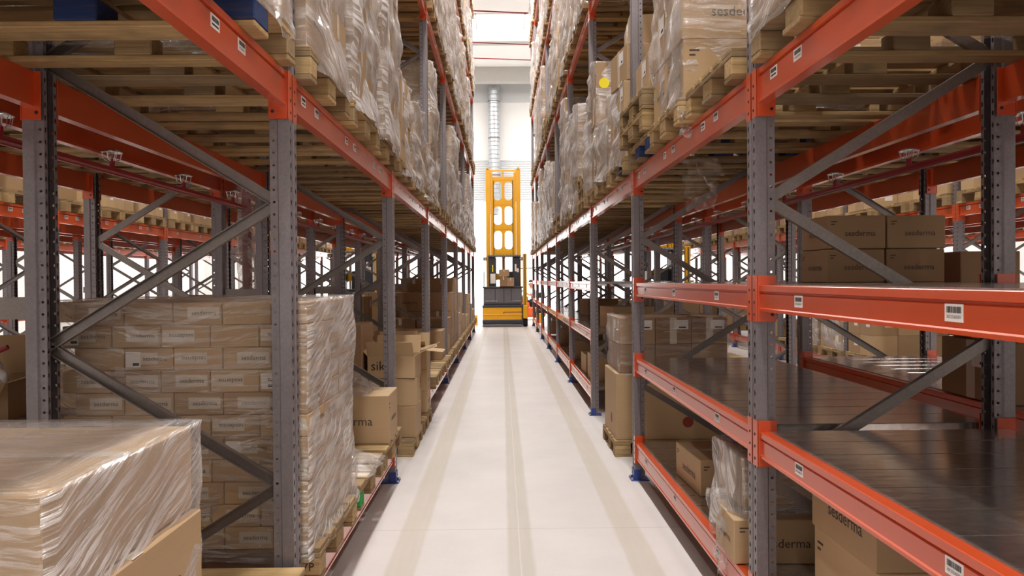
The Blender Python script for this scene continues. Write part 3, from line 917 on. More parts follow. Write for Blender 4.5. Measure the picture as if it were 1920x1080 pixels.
# pallets and cartons on the farthest rows, past the ones that can be told apart
FARP = MB()
for xc, b0 in ((-7.06, 1), (7.24, 1), (-10.04, 2), (10.22, 2)):
    for b in R(b0, 8):
        for k in R(3):
            rr = random.Random(b * 19 + k * 5 + int(xc * 7))
            y = YB(b) + .5 + .9 * k
            M4 = Matrix.Translation((xc, y, LV['D'][0] + .001))
            for q in PAL[rr.randrange(4)]['boxes']: FARP.box(*q, 0, M4)
            hh = rr.choice((.4, .8, 1.2))
            nz = round(hh / .3)
            for kk in R(nz):
                for i in (0, 2):
                    for j in R(2): stuff_box(xc - .57 + .38 * (i + .5), y - .37 + .37 * (j + .5), LV['D'][0] + PZ + hh / nz * kk, .372, .365, hh / nz - .003)
tag(link('stacked_pallets', FARP.mesh('stacked_pallets', [M['wood']], recalc=False)), 'wooden pallets filling the overhead beams of the farthest rack rows', 'pallets', None, 'stuff')

# ---- left overhead loads, first bays
lg = ['tape', 'logo', 'plain', 'label', 'logoflip']
near_load(-1, 'D', -1, 2, 3, 2, 3, 1.14, .74, 0.9, lg)
near_load(-1, 'D', 0, 0, 3, 2, 5, 1.16, .76, 1.75, lg)
near_load(-1, 'D', 0, 1, 3, 2, 5, 1.20, .74, 1.80, lg, film_kw=dict(amp=.035, mat='film_heavy'), xin=-.02)
near_load(-1, 'D', 0, 2, 3, 2, 5, 1.14, .76, 1.78, lg, film_kw=dict(amp=.03, mat='film_heavy'), xin=-.03)
near_load(-1, 'D', 1, 0, 3, 2, 2, 1.14, .74, 0.72, lg, film_kw=dict(amp=.05, mat='film_heavy', skirt=.1))
near_load(-1, 'D', 1, 1, 3, 2, 2, 1.14, .74, 0.66, lg, film_kw=dict(amp=.05, mat='film_heavy', skirt=.12))
near_load(-1, 'D', 1, 2, 2, 2, 2, 1.0, .7, 0.45, lg, film_kw=dict(amp=.06, mat='film_heavy', skirt=.12))
# upright cardboard tubes standing on the second bay load
for i, (dx, dy, hh) in enumerate(((-.10, -.05, .98), (-.22, .12, 1.06), (-.34, -.02, .92))):
    mb = MB(); mb.tube([(0, 0, 0), (0, 0, hh - .72)], 0.038, 14)
    tag(link('cardboard_tube', mb.mesh('cardboard_tube', [M['card']]), (-.9 + dx, YB(1) + .5 + dy, LV['D'][0] + PZ + .722)), '%s cardboard tube from the aisle, upright on a low wrapped load, left rack' % ORD[i], 'tube', 'cardboard tubes on the left load')

# ---- right overhead loads
near_load(1, 'D', -1, 2, 3, 2, 3, 1.16, .76, 0.9, ['tape', 'logo', 'plain', 'label'])
# the big wrapped load with printed cartons: third of the first full bay's three slots is a pallet stack
near_load(1, 'D', 0, 1, 2, 2, 5, 1.14, .76, 1.65, ['logo', 'label', 'logo', 'label', 'tape'], film_kw=dict(amp=.03, nu=100, nv=44, rows=5))
for q in R(1, 3):
    pallet(XR - .05, YB(0) + 2.3, LV['D'][0] + .001 + q * (PZ + .001), '%s empty pallet stacked on the right overhead beams beside the big wrapped load' % ['', 'lower', 'upper'][q], True, .03, None, None, 'empty pallets stacked')
carton(1.28, YB(0) + 2.3, LV['D'][0] + 3 * (PZ + .001), .5, .5, .3, 'label', 'open brown carton on the empty pallet stack, right overhead beams', 'cartons of the wrapped right loads')
near_load(1, 'D', 1, 0, 3, 2, 2, 1.14, .74, 0.62, lg, film_kw=dict(amp=.05, mat='film_heavy'))
carton(1.25, YB(1) + .42, LV['D'][0] + PZ + .63, .5, .5, .30, 'label', 'tall pale carton with white label, stacked above the film on right overhead beams', 'cartons of the wrapped right loads', .12)
carton(1.32, YB(1) + .48, LV['D'][0] + PZ + .932, .46, .5, .26, 'label', 'brown carton topmost on the leaning stack, right overhead beams', 'cartons of the wrapped right loads', -.08)
near_load(1, 'D', 1, 2, 2, 2, 4, 0.62, .74, 1.3, ['label', 'tape', 'plain'], xin=0, film_kw=dict(amp=.05, mat='film_heavy', nu=60))
cs = [(0.055 * math.cos(k * PI / 12), 0.055 * math.sin(k * PI / 12)) for k in range(24)]
mb = MB(); mb.extrude(cs, 'y', -0.001, 0.001)
tag(link('round_sticker', mb.mesh('round_sticker', [M['sticker']]), (1.085, YB(1) + 1.925 - .06, 3.66)), 'round yellow sticker on a wrapped carton, right overhead beams', 'sticker')
near_load(1, 'D', 1, 1, 2, 2, 2, 0.7, .7, 0.5, ['label', 'tape'], film_kw=dict(amp=.05, mat='film_heavy', nu=60))

# ---- the big wrapped stack of slim cartons, left, behind the first upright
pz = LV['A'][0] + .001
big = pallet(XL + .01, 3.57, pz, 'wooden pallet with stamped corner block under the big wrapped stack, left', True, 0, 1)
mb = MB(); fr = (Vector((.53, -.4012, .06)), Vector((1, 0, 0)), Vector((0, 0, 1)), .1, .1)
decal_text(mb, fr, 'A7P', 0, 0, .085, 0)
link('stamped_lettering', mb.mesh('stamped_lettering', [M['black_ink']], recalc=False), parent=big)
NR, rowh = 11, 0.0968
y0, y1 = 3.16, 4.06
xa = -0.835
rr = random.Random(5)
for r_ in R(NR):
    zz = pz + PZ + r_ * rowh
    shift = 0.0 if r_ % 2 else 0.105
    widths = []
    x = xa - rr.uniform(0, .006)
    i = 0
    down = NR - r_ - 1
    while x > -2.0:
        w = 0.21 if not (i == 0 and r_ % 2 == 0) else 0.155
        if x - w < -1.97: break
        st = rr.choice(['slim', 'slimflip', 'slim', 'slimflip', 'slim2', 'slimflip2', 'plain'])
        carton(x - w / 2, y0 + .15, zz, w - .003, .295, rowh - .0015, st,
               'slim carton, %s row down, %s from the aisle, big wrapped stack at left' % (ORD[down], ORD[i]), 'slim cartons of the big wrapped stack')
        x -= w; i += 1
    for j in R(1, 3):
        carton(xa - .105 - rr.uniform(0, .008), y0 + .15 + .3 * j, zz, .21, .295, rowh - .0015, rr.choice(['slim', 'slimflip']),
               'slim carton, %s row down, aisle side, %s behind the corner, big left stack' % (ORD[down], ORD[j - 1]), 'slim cartons of the big wrapped stack')
    if r_ == NR - 1:
        for j in R(1, 3):
            for i in R(1, 6):
                carton(xa - .105 - .21 * i, y0 + .15 + .3 * j, zz, .207, .295, rowh - .0015, 'plain',
                       'slim carton on top of the big left stack, %s from aisle, %s row back' % (ORD[i], ORD[j]), 'slim cartons of the big wrapped stack')
film(xa - .585, (y0 + y1) / 2, pz + PZ, 1.17, y1 - y0, NR * rowh, 21, 'clear stretch film round the big stack of slim cartons, left', amp=.016, rows=0, nu=160, nv=70, mat='film_up', skirt=.05, cap='full')

# ---- foreground wrapped load, bottom left corner
pallet(XL, YB(-1) + 1.4, pz, 'wooden pallet under the foreground wrapped cartons, bottom left', True)
pallet(XL, YB(-1) + 2.3, pz, 'empty pale pallet between the foreground load and the first left upright', True, 0, 2)
fz = pz + PZ
for i, x in enumerate((-1.05, -1.46, -1.87)):
    carton(x - .01, 1.70, fz + .53, .40, .66, .225, ('plain', 'tape', 'plain')[i], 'top layer carton under film, %s from aisle, foreground load' % ORD[i], 'cartons of the foreground load')
    carton(x + .015, 1.68, fz + .265, .40, .70, .262, ('logo', 'tape', 'plain')[i], 'middle layer carton, %s from aisle, foreground load' % ORD[i], 'cartons of the foreground load')
    carton(x + .025, 1.68, fz, .40, .72, .262, ('logo', 'plain', 'plain')[i], 'bottom layer carton, %s from aisle, foreground load' % ORD[i], 'cartons of the foreground load')
film(-1.46, 1.70, fz + .30, 1.22, .67, .46, 33, 'clear stretch film over the foreground cartons, bottom left', amp=.012, rows=0, nu=150, nv=40, mat='film_up', skirt=.16, cap='full')

# ---- rest of the first left floor bay
pallet(XL, 4.53, pz, 'pallet with green painted corner block, left floor beams', True, 0, 0, ('wood_green', (2,)))
pallet(XL, 5.40, pz, 'pallet under the large printed carton, left floor beams', True, 0, 3)
carton(-1.13, 5.40, fz, .64, .42, .34, 'logo', 'large printed carton at pallet edge beside the second left upright', None)
crumple('loose_film', -1.15, 4.55, fz + .002, .75, .55, .16, 3, 'film_clear', 'loose clear film heaped on the pallet behind the big stack', 'plastic film')
crumple('loose_film', -1.35, 5.42, fz + .342, .8, .5, .22, 8, 'film_clear', 'loose clear film bunched over the large printed carton', 'plastic film')
# ---- second left bay: open to the floor, pallets on the ground
def flap_carton(x, y, z, w, d, h, label, rz=0, text=None, group=None, up=(0.6, -0.5, 1.2, 0.9)):
    o = empty('open_carton', (x, y, z), label, 'carton', group, rz)
    mb = MB(); t = .006
    mb.box(-w / 2, w / 2, -d / 2, -d / 2 + t, 0, h); mb.box(-w / 2, w / 2, d / 2 - t, d / 2, 0, h)
    mb.box(-w / 2, -w / 2 + t, -d / 2 + t, d / 2 - t, 0, h); mb.box(w / 2 - t, w / 2, -d / 2 + t, d / 2 - t, 0, h)
    mb.box(-w / 2 + t, w / 2 - t, -d / 2 + t, d / 2 - t, 0, t)
    if text: decal_text(mb, face_frame('-y', w, d, h), text, -.27 * w, .05 * h, w * .30, 1)
    link('carton_body', mb.mesh('carton_body', [M['card'], M['black_ink']], recalc=False), parent=o)
    fl = [((0, -d / 2, h), 0, w, d / 2, up[0]), ((w / 2, 0, h), PI / 2, d, w / 2, up[1]), ((0, d / 2, h), PI, w, d / 2, up[2]), ((-w / 2, 0, h), -PI / 2, d, w / 2, up[3])]
    for loc, az, fw, fd, ang in fl:
        m_ = MB(); m_.cbox(-fw / 2 + .004, fw / 2 - .004, -fd, 0, 0, .005, .001)
        link('flap', m_.mesh('flap', [M['card']]), loc, parent=o, rot=(-ang, 0, az))
    return o
pallet(-1.42, 8.02, 0, 'low wooden pallet on the bare floor under the leaning carton stack, left', True)
pallet(-1.42, 7.06, 0, 'wooden pallet on the bare floor behind the second left upright', True)
zz = PZ
for i, (dx, ww, hh) in enumerate(((0, .42, .15), (.02, .40, .14), (-.03, .43, .14), (.03, .40, .15))):
    carton(-1.12 + dx, 7.86, zz, ww, .38, hh - .002, 'plain', 'carton %s from the bottom of the leaning stack on the floor pallet, left' % ORD[i], 'cartons of the leaning stack', .06 * (i - 1.5))
    zz += hh
flap_carton(-1.12, 7.84, zz, .42, .38, .14, 'open carton with raised flaps topping the leaning stack, left', .1, up=(.9, .2, 1.3, 1.0))
zz = PZ
for i in R(2):
    carton(-1.02, 8.26, zz, .36, .36, .24, 'logo', 'carton %s from the floor behind the leaning stack, left' % ('bottom', 'second')[i], 'cartons of the leaning stack')
    zz += .242
flap_carton(-1.02, 8.26, zz, .36, .36, .2, 'open carton with flaps out, behind the leaning stack, left', 0, up=(.7, -.1, 1.3, 1.2))
zz = PZ
for i, hh in enumerate((.29, .26)):
    carton(-1.03, 7.02, zz, .44, .40, hh, 'plain', '%s carton in the pile with the half printed carton, second left bay' % ('bottom', 'middle')[i], 'cartons on the second left bay floor', .04 * i)
    zz += hh + .002
flap_carton(-1.03, 7.0, zz, .44, .36, .20, 'open carton printed with three black letters, second left bay', -.05, 'sik', None, (.9, .5, 1.2, .8))
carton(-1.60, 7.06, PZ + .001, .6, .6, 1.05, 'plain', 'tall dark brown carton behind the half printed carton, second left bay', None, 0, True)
# ---- farther left bays on the floor beams
for b in R(2, 7):
    for k in R(3):
        y = YB(b) + .5 + .9 * k
        rr = random.Random(b * 5 + k)
        pallet(XL, y, pz, pal_label(-1, 'A', b, k), b == 2, jig(rr, .02))
        if b == 2:
            if k == 2:
                for i in R(2):
                    carton(-1.12 - .5 * i, y, fz, .48, .6, .42, 'plain', 'dark carton %s from aisle on far slot, third left bay' % ORD[i], None, 0, True)
            continue
        hh = {(3, 0): .55, (3, 1): .95, (3, 2): 1.2, (4, 0): .5, (4, 1): .9, (4, 2): .4}.get((b, k), rr.choice((.3, .5, .8)))
        nz = max(1, round(hh / .3))
        for q in R(nz):
            for i in R(2):
                carton(-.86 - .25 - .5 * i, y, fz + hh / nz * q, .48, .70, hh / nz - .003, rr.choice(('plain', 'logo', 'tape')),
                       '%s carton, %s layer, floor beams, left aisle rack, %s bay, %s slot' % (('aisle', 'inner')[i], ORD[q], ORD[b + 1], SLOT[k]), 'cartons on the far left floor beams', jig(rr, .03), b == 3)

# ---- right rack, floor level shelf
az = LV['A'][0] + .0045
carton(1.33, 4.58, az, .36, .52, .215, 'logo', 'taped printed carton lying on the right bottom shelf', None, .04)
carton(1.25, 3.44, az, .42, .32, .20, 'logo', 'small printed carton at the shelf edge behind the near right upright', None, -.03)
carton(1.72, 3.46, az, .50, .34, .22, 'logo', 'printed carton beside the small one on the right bottom shelf', None)
carton(1.32, 3.55, az + .222, .44, .34, .23, 'tape', 'carton under torn film on top of the small printed carton, right bottom shelf', None, .05)
carton(1.78, 3.52, az + .222, .42, .34, .22, 'logo', 'brown carton on top of the printed carton, right bottom shelf', None)
film(1.33, 3.54, az + .20, .50, .40, .27, 51, 'torn clear film round the upper carton on the right bottom shelf', amp=.03, rows=0, nu=70, nv=20, mat='film_heavy', skirt=.12)
crumple('loose_film', 1.05, 3.46, az + .30, .16, .03, .42, 9, 'film_heavy', 'strip of torn film trailing over the right bottom shelf edge', 'plastic film', 16, 26, True)
for i, (x, y) in enumerate(((1.55, 5.0), (1.82, 4.9))):
    crumple('plastic_bag', x, y, az, .45, .4, .16, 20 + i, 'navy' if i == 0 else 'bag', ('dark plastic bag behind the taped carton, right bottom shelf', 'pale plastic bag beside the dark bag, right bottom shelf')[i], 'bag')
carton(1.47, 2.66, az, .46, .5, .305, 'logo', 'lower large printed carton, near right bottom shelf', None)
carton(1.455, 2.66, az + .306, .45, .5, .24, 'logo', 'upper large printed carton, near right bottom shelf', None)
carton(1.92, 2.72, az, .40, .5, .30, 'plain', 'plain carton behind the two large cartons, near right bottom shelf', None)
# right rack, second bay: floor pallet with tall carton and wrapped cartons
pallet(1.60, 6.98, 0, 'wooden pallet on the bare floor under the tall carton, second right bay', True)
carton(1.55, 6.98, PZ, 1.06, .72, .60, 'red', 'tall wide carton with red mark on the floor pallet, second right bay', None, 0)
wz = PZ + .602
for q, hh in ((0, .26), (1, .24)):
    for i in R(3):
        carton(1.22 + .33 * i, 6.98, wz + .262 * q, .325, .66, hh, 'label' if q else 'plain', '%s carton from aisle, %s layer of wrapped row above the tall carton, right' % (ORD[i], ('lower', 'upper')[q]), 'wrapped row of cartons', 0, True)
film(1.55, 6.98, wz, .99, .66, .505, 61, 'clear film round the row of cartons above the tall carton, right', amp=.012, rows=2, nu=80, nv=24, mat='film_flat', skirt=.03)
# cartons on the eye level shelf
cz = LV['C'][0] + .0045
k = 0
for q, z_ in ((0, cz), (1, cz + .163)):
    for i, (x, w) in enumerate(((1.70, .285), (1.99, .285))):
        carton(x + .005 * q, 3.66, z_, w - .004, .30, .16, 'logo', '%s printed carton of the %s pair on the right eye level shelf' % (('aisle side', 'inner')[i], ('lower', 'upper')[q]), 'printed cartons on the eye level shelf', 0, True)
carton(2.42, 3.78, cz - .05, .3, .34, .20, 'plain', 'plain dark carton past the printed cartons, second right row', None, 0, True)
# cartons in the third right bay and beyond on the bottom shelf
for i, (x, y, h) in enumerate(((1.35, 9.5, .33), (1.80, 9.5, .33), (1.35, 10.3, .26))):
    carton(x, y, az, .44, .5, h, 'plain', '%s carton on the bottom shelf, third right bay' % ORD[i], None, .02)
for b in R(3, 6):
    for i in R(2):
        carton(1.4 + .1 * i, YB(b) + .6 + 1.0 * i, az if b < 5 else az, .5, .5, .3 + .1 * i, 'plain', '%s carton on bottom shelf, right aisle rack, %s bay' % (ORD[i], ORD[b + 1]), 'cartons on far right shelves')
for b, x, y in ((2, 1.6, .8), (3, 1.7, 1.5)):
    carton(x, YB(b) + y, LV['B'][0] + .0045, .55, .5, .28, 'plain', 'carton on the middle shelf, right aisle rack, %s bay' % ORD[b + 1], 'cartons on far right shelves', .2)
# second right row, first bay: dark cartons on its shelf
bz = LV['B'][0] + .0045
for i, (x, y, w, h) in enumerate(((2.66, 3.75, .5, .30), (2.70, 3.80, .46, .24))):
    carton(x, y, bz + .302 * i, w, .5, h, 'label', '%s dark carton on the second right row, beside its near upright' % ('lower', 'upper')[i], None, 0, True)
# wrapped loads lit by the next aisle, third right row
for j, (y, h) in enumerate(((11.9, .62), (12.85, .55))):
    if True:
        pallet(5.93, y, pz, 'pallet under %s bright wrapped load, third right row floor beams' % ('first', 'second')[j], False)
        for q in R(3):
            for i in R(3):
                carton(5.38 + .02 + .36 * (i + .5), y, fz + h / 3 * q, .35, .72, h / 3 - .003, 'label', '%s carton from aisle, %s layer, %s bright wrapped load, third right row' % (ORD[i], ORD[q], ORD[j]), 'cartons of the bright wrapped loads')
        film(5.93, y, fz, 1.1, .74, h, 70 + j, 'film round %s bright wrapped load, third right row floor beams' % ('first', 'second')[j], amp=.02, rows=3, nu=50, nv=16, mat='film_heavy')
# hanging film under the right overhead pallets
crumple('loose_film', 1.42, 5.2, 2.45, .30, .05, .36, 4, 'film_clear', 'torn clear film hanging below the right overhead pallets', 'plastic film', 22, 22, True)
crumple('loose_film', 1.02, 4.05, 2.60, .10, .03, .22, 14, 'film_heavy', 'short film tail hanging over the right overhead beam', 'plastic film', 14, 16, True)
crumple('plastic_bag', 1.13, YB(1) + .36, LV['D'][0] + .03, .26, .5, .22, 31, 'navy', 'dark blue plastic hanging at pallet edge, right overhead beams', 'bag')
# clutter on the second left row at the picture's left edge
lz = LV['A'][0] + .001
pallet(-2.75, 3.62, lz, 'pallet under cluttered cartons, second left row, beside near uprights', True)
carton(-2.55, 3.62, lz + PZ, .62, .5, .50, 'plain', 'plain carton at the left picture edge behind the rear upright', None)
flap_carton(-2.62, 3.64, lz + PZ + .502, .5, .42, .18, 'open carton with striped flaps above the plain carton at left edge', .2, None, None, (-.6, .3, 1.2, -.4))
crumple('plastic_bag', -2.62, 3.62, lz + PZ + .60, .36, .32, .22, 44, 'bag', 'white bag spilling from the open carton at left edge', 'bag')
mb = MB(); mb.tube([(-.2, 0, 0), (0, .02, .07), (.22, .03, .16)], .012, 8)
tag(link('red_strap', mb.mesh('red_strap', [M['red_pipe']]), (-2.50, 3.38, lz + PZ + .70)), 'red strap lying across the open carton at left edge', 'strap')
for i in R(3):
    carton(-2.55 - .1 * i, 5.0 + .75 * i, lz + PZ + .0, .6, .5, .6 + .12 * i, 'tape', '%s upright carton on second left row, seen between uprights' % ORD[i], None, 0, i == 1)
    pallet(-2.75, 5.0 + .75 * i, lz, 'pallet under %s upright carton on second left row' % ORD[i], False) if i < 1 else None

so = link('stacked_cartons', STUFF.mesh('stacked_cartons', [M['card'], M['paper']], recalc=False))
tag(so, 'brown cartons stacked by the hundred on the far pallets of every rack', 'cartons', None, 'stuff')

# ------------------------------------------------------------------ sprinkler pipes
def sprinkler(x, label, ys, y_end):
    o = empty('sprinkler_pipe', (x, 0, 2.2), label, 'sprinkler pipe', 'in-rack sprinkler pipes')
    mb = MB(); mb.tube([(0, -0.5, 0), (0, y_end, 0)], 0.021, 12)
    link('pipe', mb.mesh('pipe', [M['red_pipe']]), parent=o)
    h = MB(); h.tube([(0, 0, .015), (0, 0, .055)], .014, 10, 0); h.lathe([(.014, .055), (.006, .06), (.006, .085), (.0001, .087)], 10, 1)
    hm = h.mesh('sprinkler_head', [M['red_pipe'], M['chrome']])
    g = MB(); g.lathe([(.0001, .112), (.03, .110), (.052, .100), (.054, .097), (.03, .105), (.0001, .107)], 18, 0)
    for k in R(8):
        a = k * PI / 4
        g.tube([(.05 * math.cos(a), .05 * math.sin(a), .099), (.042 * math.cos(a), .042 * math.sin(a), .06), (.016 * math.cos(a), .016 * math.sin(a), .05)], .0016, 5, 0)
    gm = g.mesh('guard', [M['chrome']])
    for y in ys:
        hd = link('sprinkler_head', hm, (0, y, 0), parent=o)
        link('guard', gm, (0, 0, 0), parent=hd)
    return o
sprinkler(-2.08, 'dark red sprinkler pipe with disc guards running behind the left aisle rack', [3.08 + .88 * i for i in R(24)], 25.0)
sprinkler(2.26, 'dark red sprinkler pipe with disc guards running behind the right aisle rack', [3.15 + .9 * i for i in R(24)], 27.0)
# wrapped red standpipe behind the left rack
o = empty('standpipe', (-2.08, 6.02, 0), 'vertical red pipe wrapped in clear film behind the left rack', 'pipe')
mb = MB(); mb.tube([(0, 0, 0), (0, 0, 10.6)], .038, 14); link('pipe', mb.mesh('pipe', [M['red_pipe']]), parent=o)
mb = MB(); uvs = []
for j in R(30):
    for i in R(18):
        a = 2 * PI * i / 18; r = .075 + .022 * noise.noise(Vector((math.cos(a) * 2, math.sin(a) * 2, j * .35)))
        mb.v.append((r * math.cos(a), r * math.sin(a), 1.0 + j * .05)); uvs.append((i * .025, j * .05))
for j in R(29):
    for i in R(18):
        mb.f.append([j * 18 + i, j * 18 + (i + 1) % 18, (j + 1) * 18 + (i + 1) % 18, (j + 1) * 18 + i]); mb.m.append(0)
link('film_sleeve', mb.mesh('film_sleeve', [M['film_heavy']], False, True, uvs), parent=o)

# ------------------------------------------------------------------ order picker truck
def obj_cboxes(name, lst, mats, parent, loc=(0, 0, 0)):
    mb = MB()
    for q in lst: mb.cbox(*q[:6], q[6] if len(q) > 6 else .008, q[7] if len(q) > 7 else 0)
    return link(name, mb.mesh(name, mats), loc, parent=parent)
def truck(x, y, label, group, cargo=False):
    o = empty('order_picker', (x, y, 0), label, 'order picker truck', group)
    for s in (-1, 1):
        mb = MB()   # mast column: outer rail with a lip, inner rail set back
        mb.cbox(s * .53 - .08, s * .53 + .08, .55, .75, .3, 5.50, .01)
        mb.cbox(s * .41 - .035, s * .41 + .035, .58, .72, .35, 5.40, .008)
        link('mast_column', mb.mesh('mast_column', [M['yellow']]), parent=o)
        mb = MB(); mb.tube([(s * .335, .57, .9), (s * .335, .57, 5.1)], .012, 8); link('lift_chain', mb.mesh('lift_chain', [M['dark']]), parent=o)
    # plate with six rounded windows
    mb = MB()
    zs = [(1.95, 2.98), (3.18, 4.02), (4.12, 4.96)]
    def ring(x0, x1, z0, z1, px, pz_, c):
        O = [(x0, z0), ((x0 + x1) / 2, z0), (x1, z0), (x1, (z0 + z1) / 2), (x1, z1), ((x0 + x1) / 2, z1), (x0, z1), (x0, (z0 + z1) / 2)]
        a0, a1, b0, b1 = x0 + px, x1 - px, z0 + pz_, z1 - pz_
        I = []
        for (cx_, cz_, st) in ((a0 + c, b0 + c, PI), (a1 - c, b0 + c, 1.5 * PI), (a1 - c, b1 - c, 0), (a0 + c, b1 - c, .5 * PI)):
            I += [(cx_ + c * math.cos(st + t * PI / 8), cz_ + c * math.sin(st + t * PI / 8)) for t in R(5)]
        n = len(I)
        for i in R(n):
            p, q = I[i], I[(i + 1) % n]
            def proj(p_):
                m_ = ((x0 + x1) / 2, (z0 + z1) / 2); dx, dz = p_[0] - m_[0], p_[1] - m_[1]
                k_ = min((x1 - x0) / 2 / max(abs(dx), 1e-6), (z1 - z0) / 2 / max(abs(dz), 1e-6))
                return (m_[0] + dx * k_, m_[1] + dz * k_)
            P, Q = proj(p), proj(q)
            mb.add([(p[0], .60, p[1]), (q[0], .60, q[1]), (Q[0], .60, Q[1]), (P[0], .60, P[1]), (p[0], .64, p[1]), (q[0], .64, q[1]), (Q[0], .64, Q[1]), (P[0], .64, P[1])],
                   [(0, 1, 2, 3), (7, 6, 5, 4), (0, 4, 5, 1)], 0)
    for k_ in R(5):
        z0 = .86 + k_ * .86
        ring(-.37, 0, z0, z0 + .86, .05, .11, .12); ring(0, .37, z0, z0 + .86, .05, .11, .12)
    mb.cbox(-.375, .375, .592, .648, 5.14, 5.24, .004); mb.cbox(-.035, .035, .598, .642, .9, 5.19, .004)
    for k_ in R(6): mb.cbox(-.375, .375, .595, .645, .80 + k_ * .86, .92 + k_ * .86, .004)
    for s in (-1, 1): mb.cbox(s * .355 - .02, s * .355 + .02, .597, .643, .9, 5.18, .004)
    link('mast_plate', mb.mesh('mast_plate', [M['yellow']], recalc=False), parent=o)
    obj_cboxes('mast_head', [(-.46, .46, .60, .70, 5.42, 5.48), (-.02, .02, .60, .64, 5.24, 5.42), (-.58, -.50, .52, .72, 5.50, 5.56), (.50, .58, .52, .72, 5.50, 5.56)], [M['yellow']], o)
    # cab
    c = link('cab', None, parent=o)
    obj_cboxes('cab_post', [(-.52, -.26, -.05, .45, 1.35, 2.38, .02)], [M['dark']], c)
    obj_cboxes('cab_post', [(.30, .56, -.05, .45, 1.35, 2.38, .02)], [M['dark']], c)
    obj_cboxes('overhead_guard', [(-.56, .60, -.10, .62, 2.40, 2.46, .015)] + [(-.5 + .12 * i, -.47 + .12 * i, -.1, .6, 2.46, 2.48) for i in R(10)], [M['greypanel']], c)
    obj_cboxes('backrest', [(-.12, .34, .38, .45, 1.35, 1.9, .02)], [M['dark']], c)
    for s in (-1, 1):
        mb = MB(); mb.cbox(-.06, .06, -.14, -.02, 0, .12, .015); mb.lathe([(.045, 0), (.045, .006), (.0001, .008)], 14, 1, Matrix.Translation((0, -.14, .06)) @ Matrix.Rotation(PI / 2, 4, 'X'))
        link('work_light', mb.mesh('work_light', [M['dark'], M['chrome']]), (s * .62 - .02, 0, 2.27), parent=c)
    mb = MB(); mb.tube([(-.68, 0, 1.25), (-.68, 0, 1.90)], .014, 8); link('handrail', mb.mesh('handrail', [M['dark']]), parent=c)
    obj_cboxes('control_panel', [(-.46, -.28, -.08, -.03, 1.48, 1.82, .01)], [M['paper']], c)
    obj_cboxes('warning_plate', [(.38, .44, -.057, -.05, 1.9, 2.15, .001), (.445, .52, -.057, -.05, 1.87, 2.0, .001)], [M['paper']], c)
    obj_cboxes('warning_plate', [(-.40, -.36, -.057, -.05, 1.88, 2.12, .001)], [M['sticker']], c)
    # front apron and body
    mb = MB(); mb.cbox(-.70, .62, -.15, .5, .80, 1.33, .02, 0); mb.cbox(-.73, .66, -.18, .5, 1.32, 1.38, .02, 1)
    for q in (-.30, 0, .25): mb.cbox(q - .01, q + .01, -.158, -.14, .84, 1.30, .002, 1)
    mb.cbox(-.64, -.22, -.165, -.14, .87, .89, .004, 2); mb.cbox(.25, .60, -.165, -.14, .87, .89, .004, 2)
    link('apron_panel', mb.mesh('apron_panel', [M['greypanel'], M['dark'], M['chrome']]), parent=o)
    mb = MB(); mb.cbox(-.73, .62, -.25, 1.4, .22, .70, .03, 0); mb.cbox(-.74, .64, -.27, 1.4, .66, .74, .02, 1); mb.cbox(-.70, .60, -.2, 1.2, .74, .82, .01, 1)
    mb.cbox(-.735, .625, -.27, .2, .40, .44, .01, 0)
    mb.cbox(0.0, .62, -.262, -.24, .50, .515, .003, 1); mb.cbox(-.02, .0, -.262, -.24, .42, .515, .003, 1); mb.cbox(0, .36, -.262, -.24, .42, .435, .003, 1)
    link('chassis', mb.mesh('chassis', [M['yellow'], M['dark']]), parent=o)
    obj_cboxes('bumper', [(-.74, .64, -.28, .3, .02, .09, .01, 1), (-.74, .64, -.27, .3, .11, .24, .02, 0), (.62, .66, -.28, .2, .05, .78, .01, 0)], [M['dark'], M['greypanel']], o)
    obj_cboxes('side_mast', [(.65, .79, -.25, -.05, .28, 2.5, .015, 0), (.705, .735, -.262, -.2, .72, 2.48, .004, 1), (.63, .82, -.28, .1, .28, .74, .03, 0)], [M['yellow'], M['dark']], o)
    mb = MB(); mb.lathe([(.0001, -.08), (.12, -.08), (.15, -.06), (.15, .06), (.12, .08), (.0001, .08)], 20, 0, Matrix.Rotation(PI / 2, 4, 'Y'))
    wm = mb.mesh('wheel', [M['rubber']])
    for wx, wy in ((.73, -.08), (-.6, .9), (.5, .9)): link('wheel', wm, (wx, wy, .15), parent=o)
    return o
tr = truck(.05, 25.3, 'yellow order picker truck with tall windowed mast at the aisle end', 'order picker trucks')
truck(4.45, 20.6, 'yellow order picker half hidden behind the right racks', 'order picker trucks')
truck(-4.25, 21.0, 'yellow order picker half hidden behind the left racks', 'order picker trucks')
for i, (x, z, w, h) in enumerate(((.06, 1.382, .26, .34), (.30, 1.382, .24, .30), (.08, 1.724, .36, .24))):
    carton(x - .02, 25.20, z, w, .3, h, 'tape', ('tall carton riding on the order picker cab', 'short carton riding on the order picker cab', 'wide carton topmost on the order picker cab')[i], 'cartons on the order picker', 0, True)
mb = MB(); mb.cbox(-.09, .09, -.09, .09, 0, 3.1, .01); mb.cbox(-.11, .11, -.11, .11, 0, .02, .003)
tag(link('safety_post', mb.mesh('safety_post', [M['yellow']]), (6.57, 18.35, 0)), 'tall yellow post between the back to back third and fourth right racks', 'post')
# end guards
for i, (x, y) in enumerate(((-1.0, 26.2), (1.35, 27.2))):
    mb = MB(); mb.cbox(-.11, .11, -.06, .06, 0, .36, .02); mb.cbox(-.15, .15, -.1, .1, 0, .012, .003)
    tag(link('rack_guard', mb.mesh('rack_guard', [M['yellow']]), (x, y, 0)), 'yellow end guard at the far foot of the %s aisle rack' % SIDE[(-1, 1)[i]], 'guard')

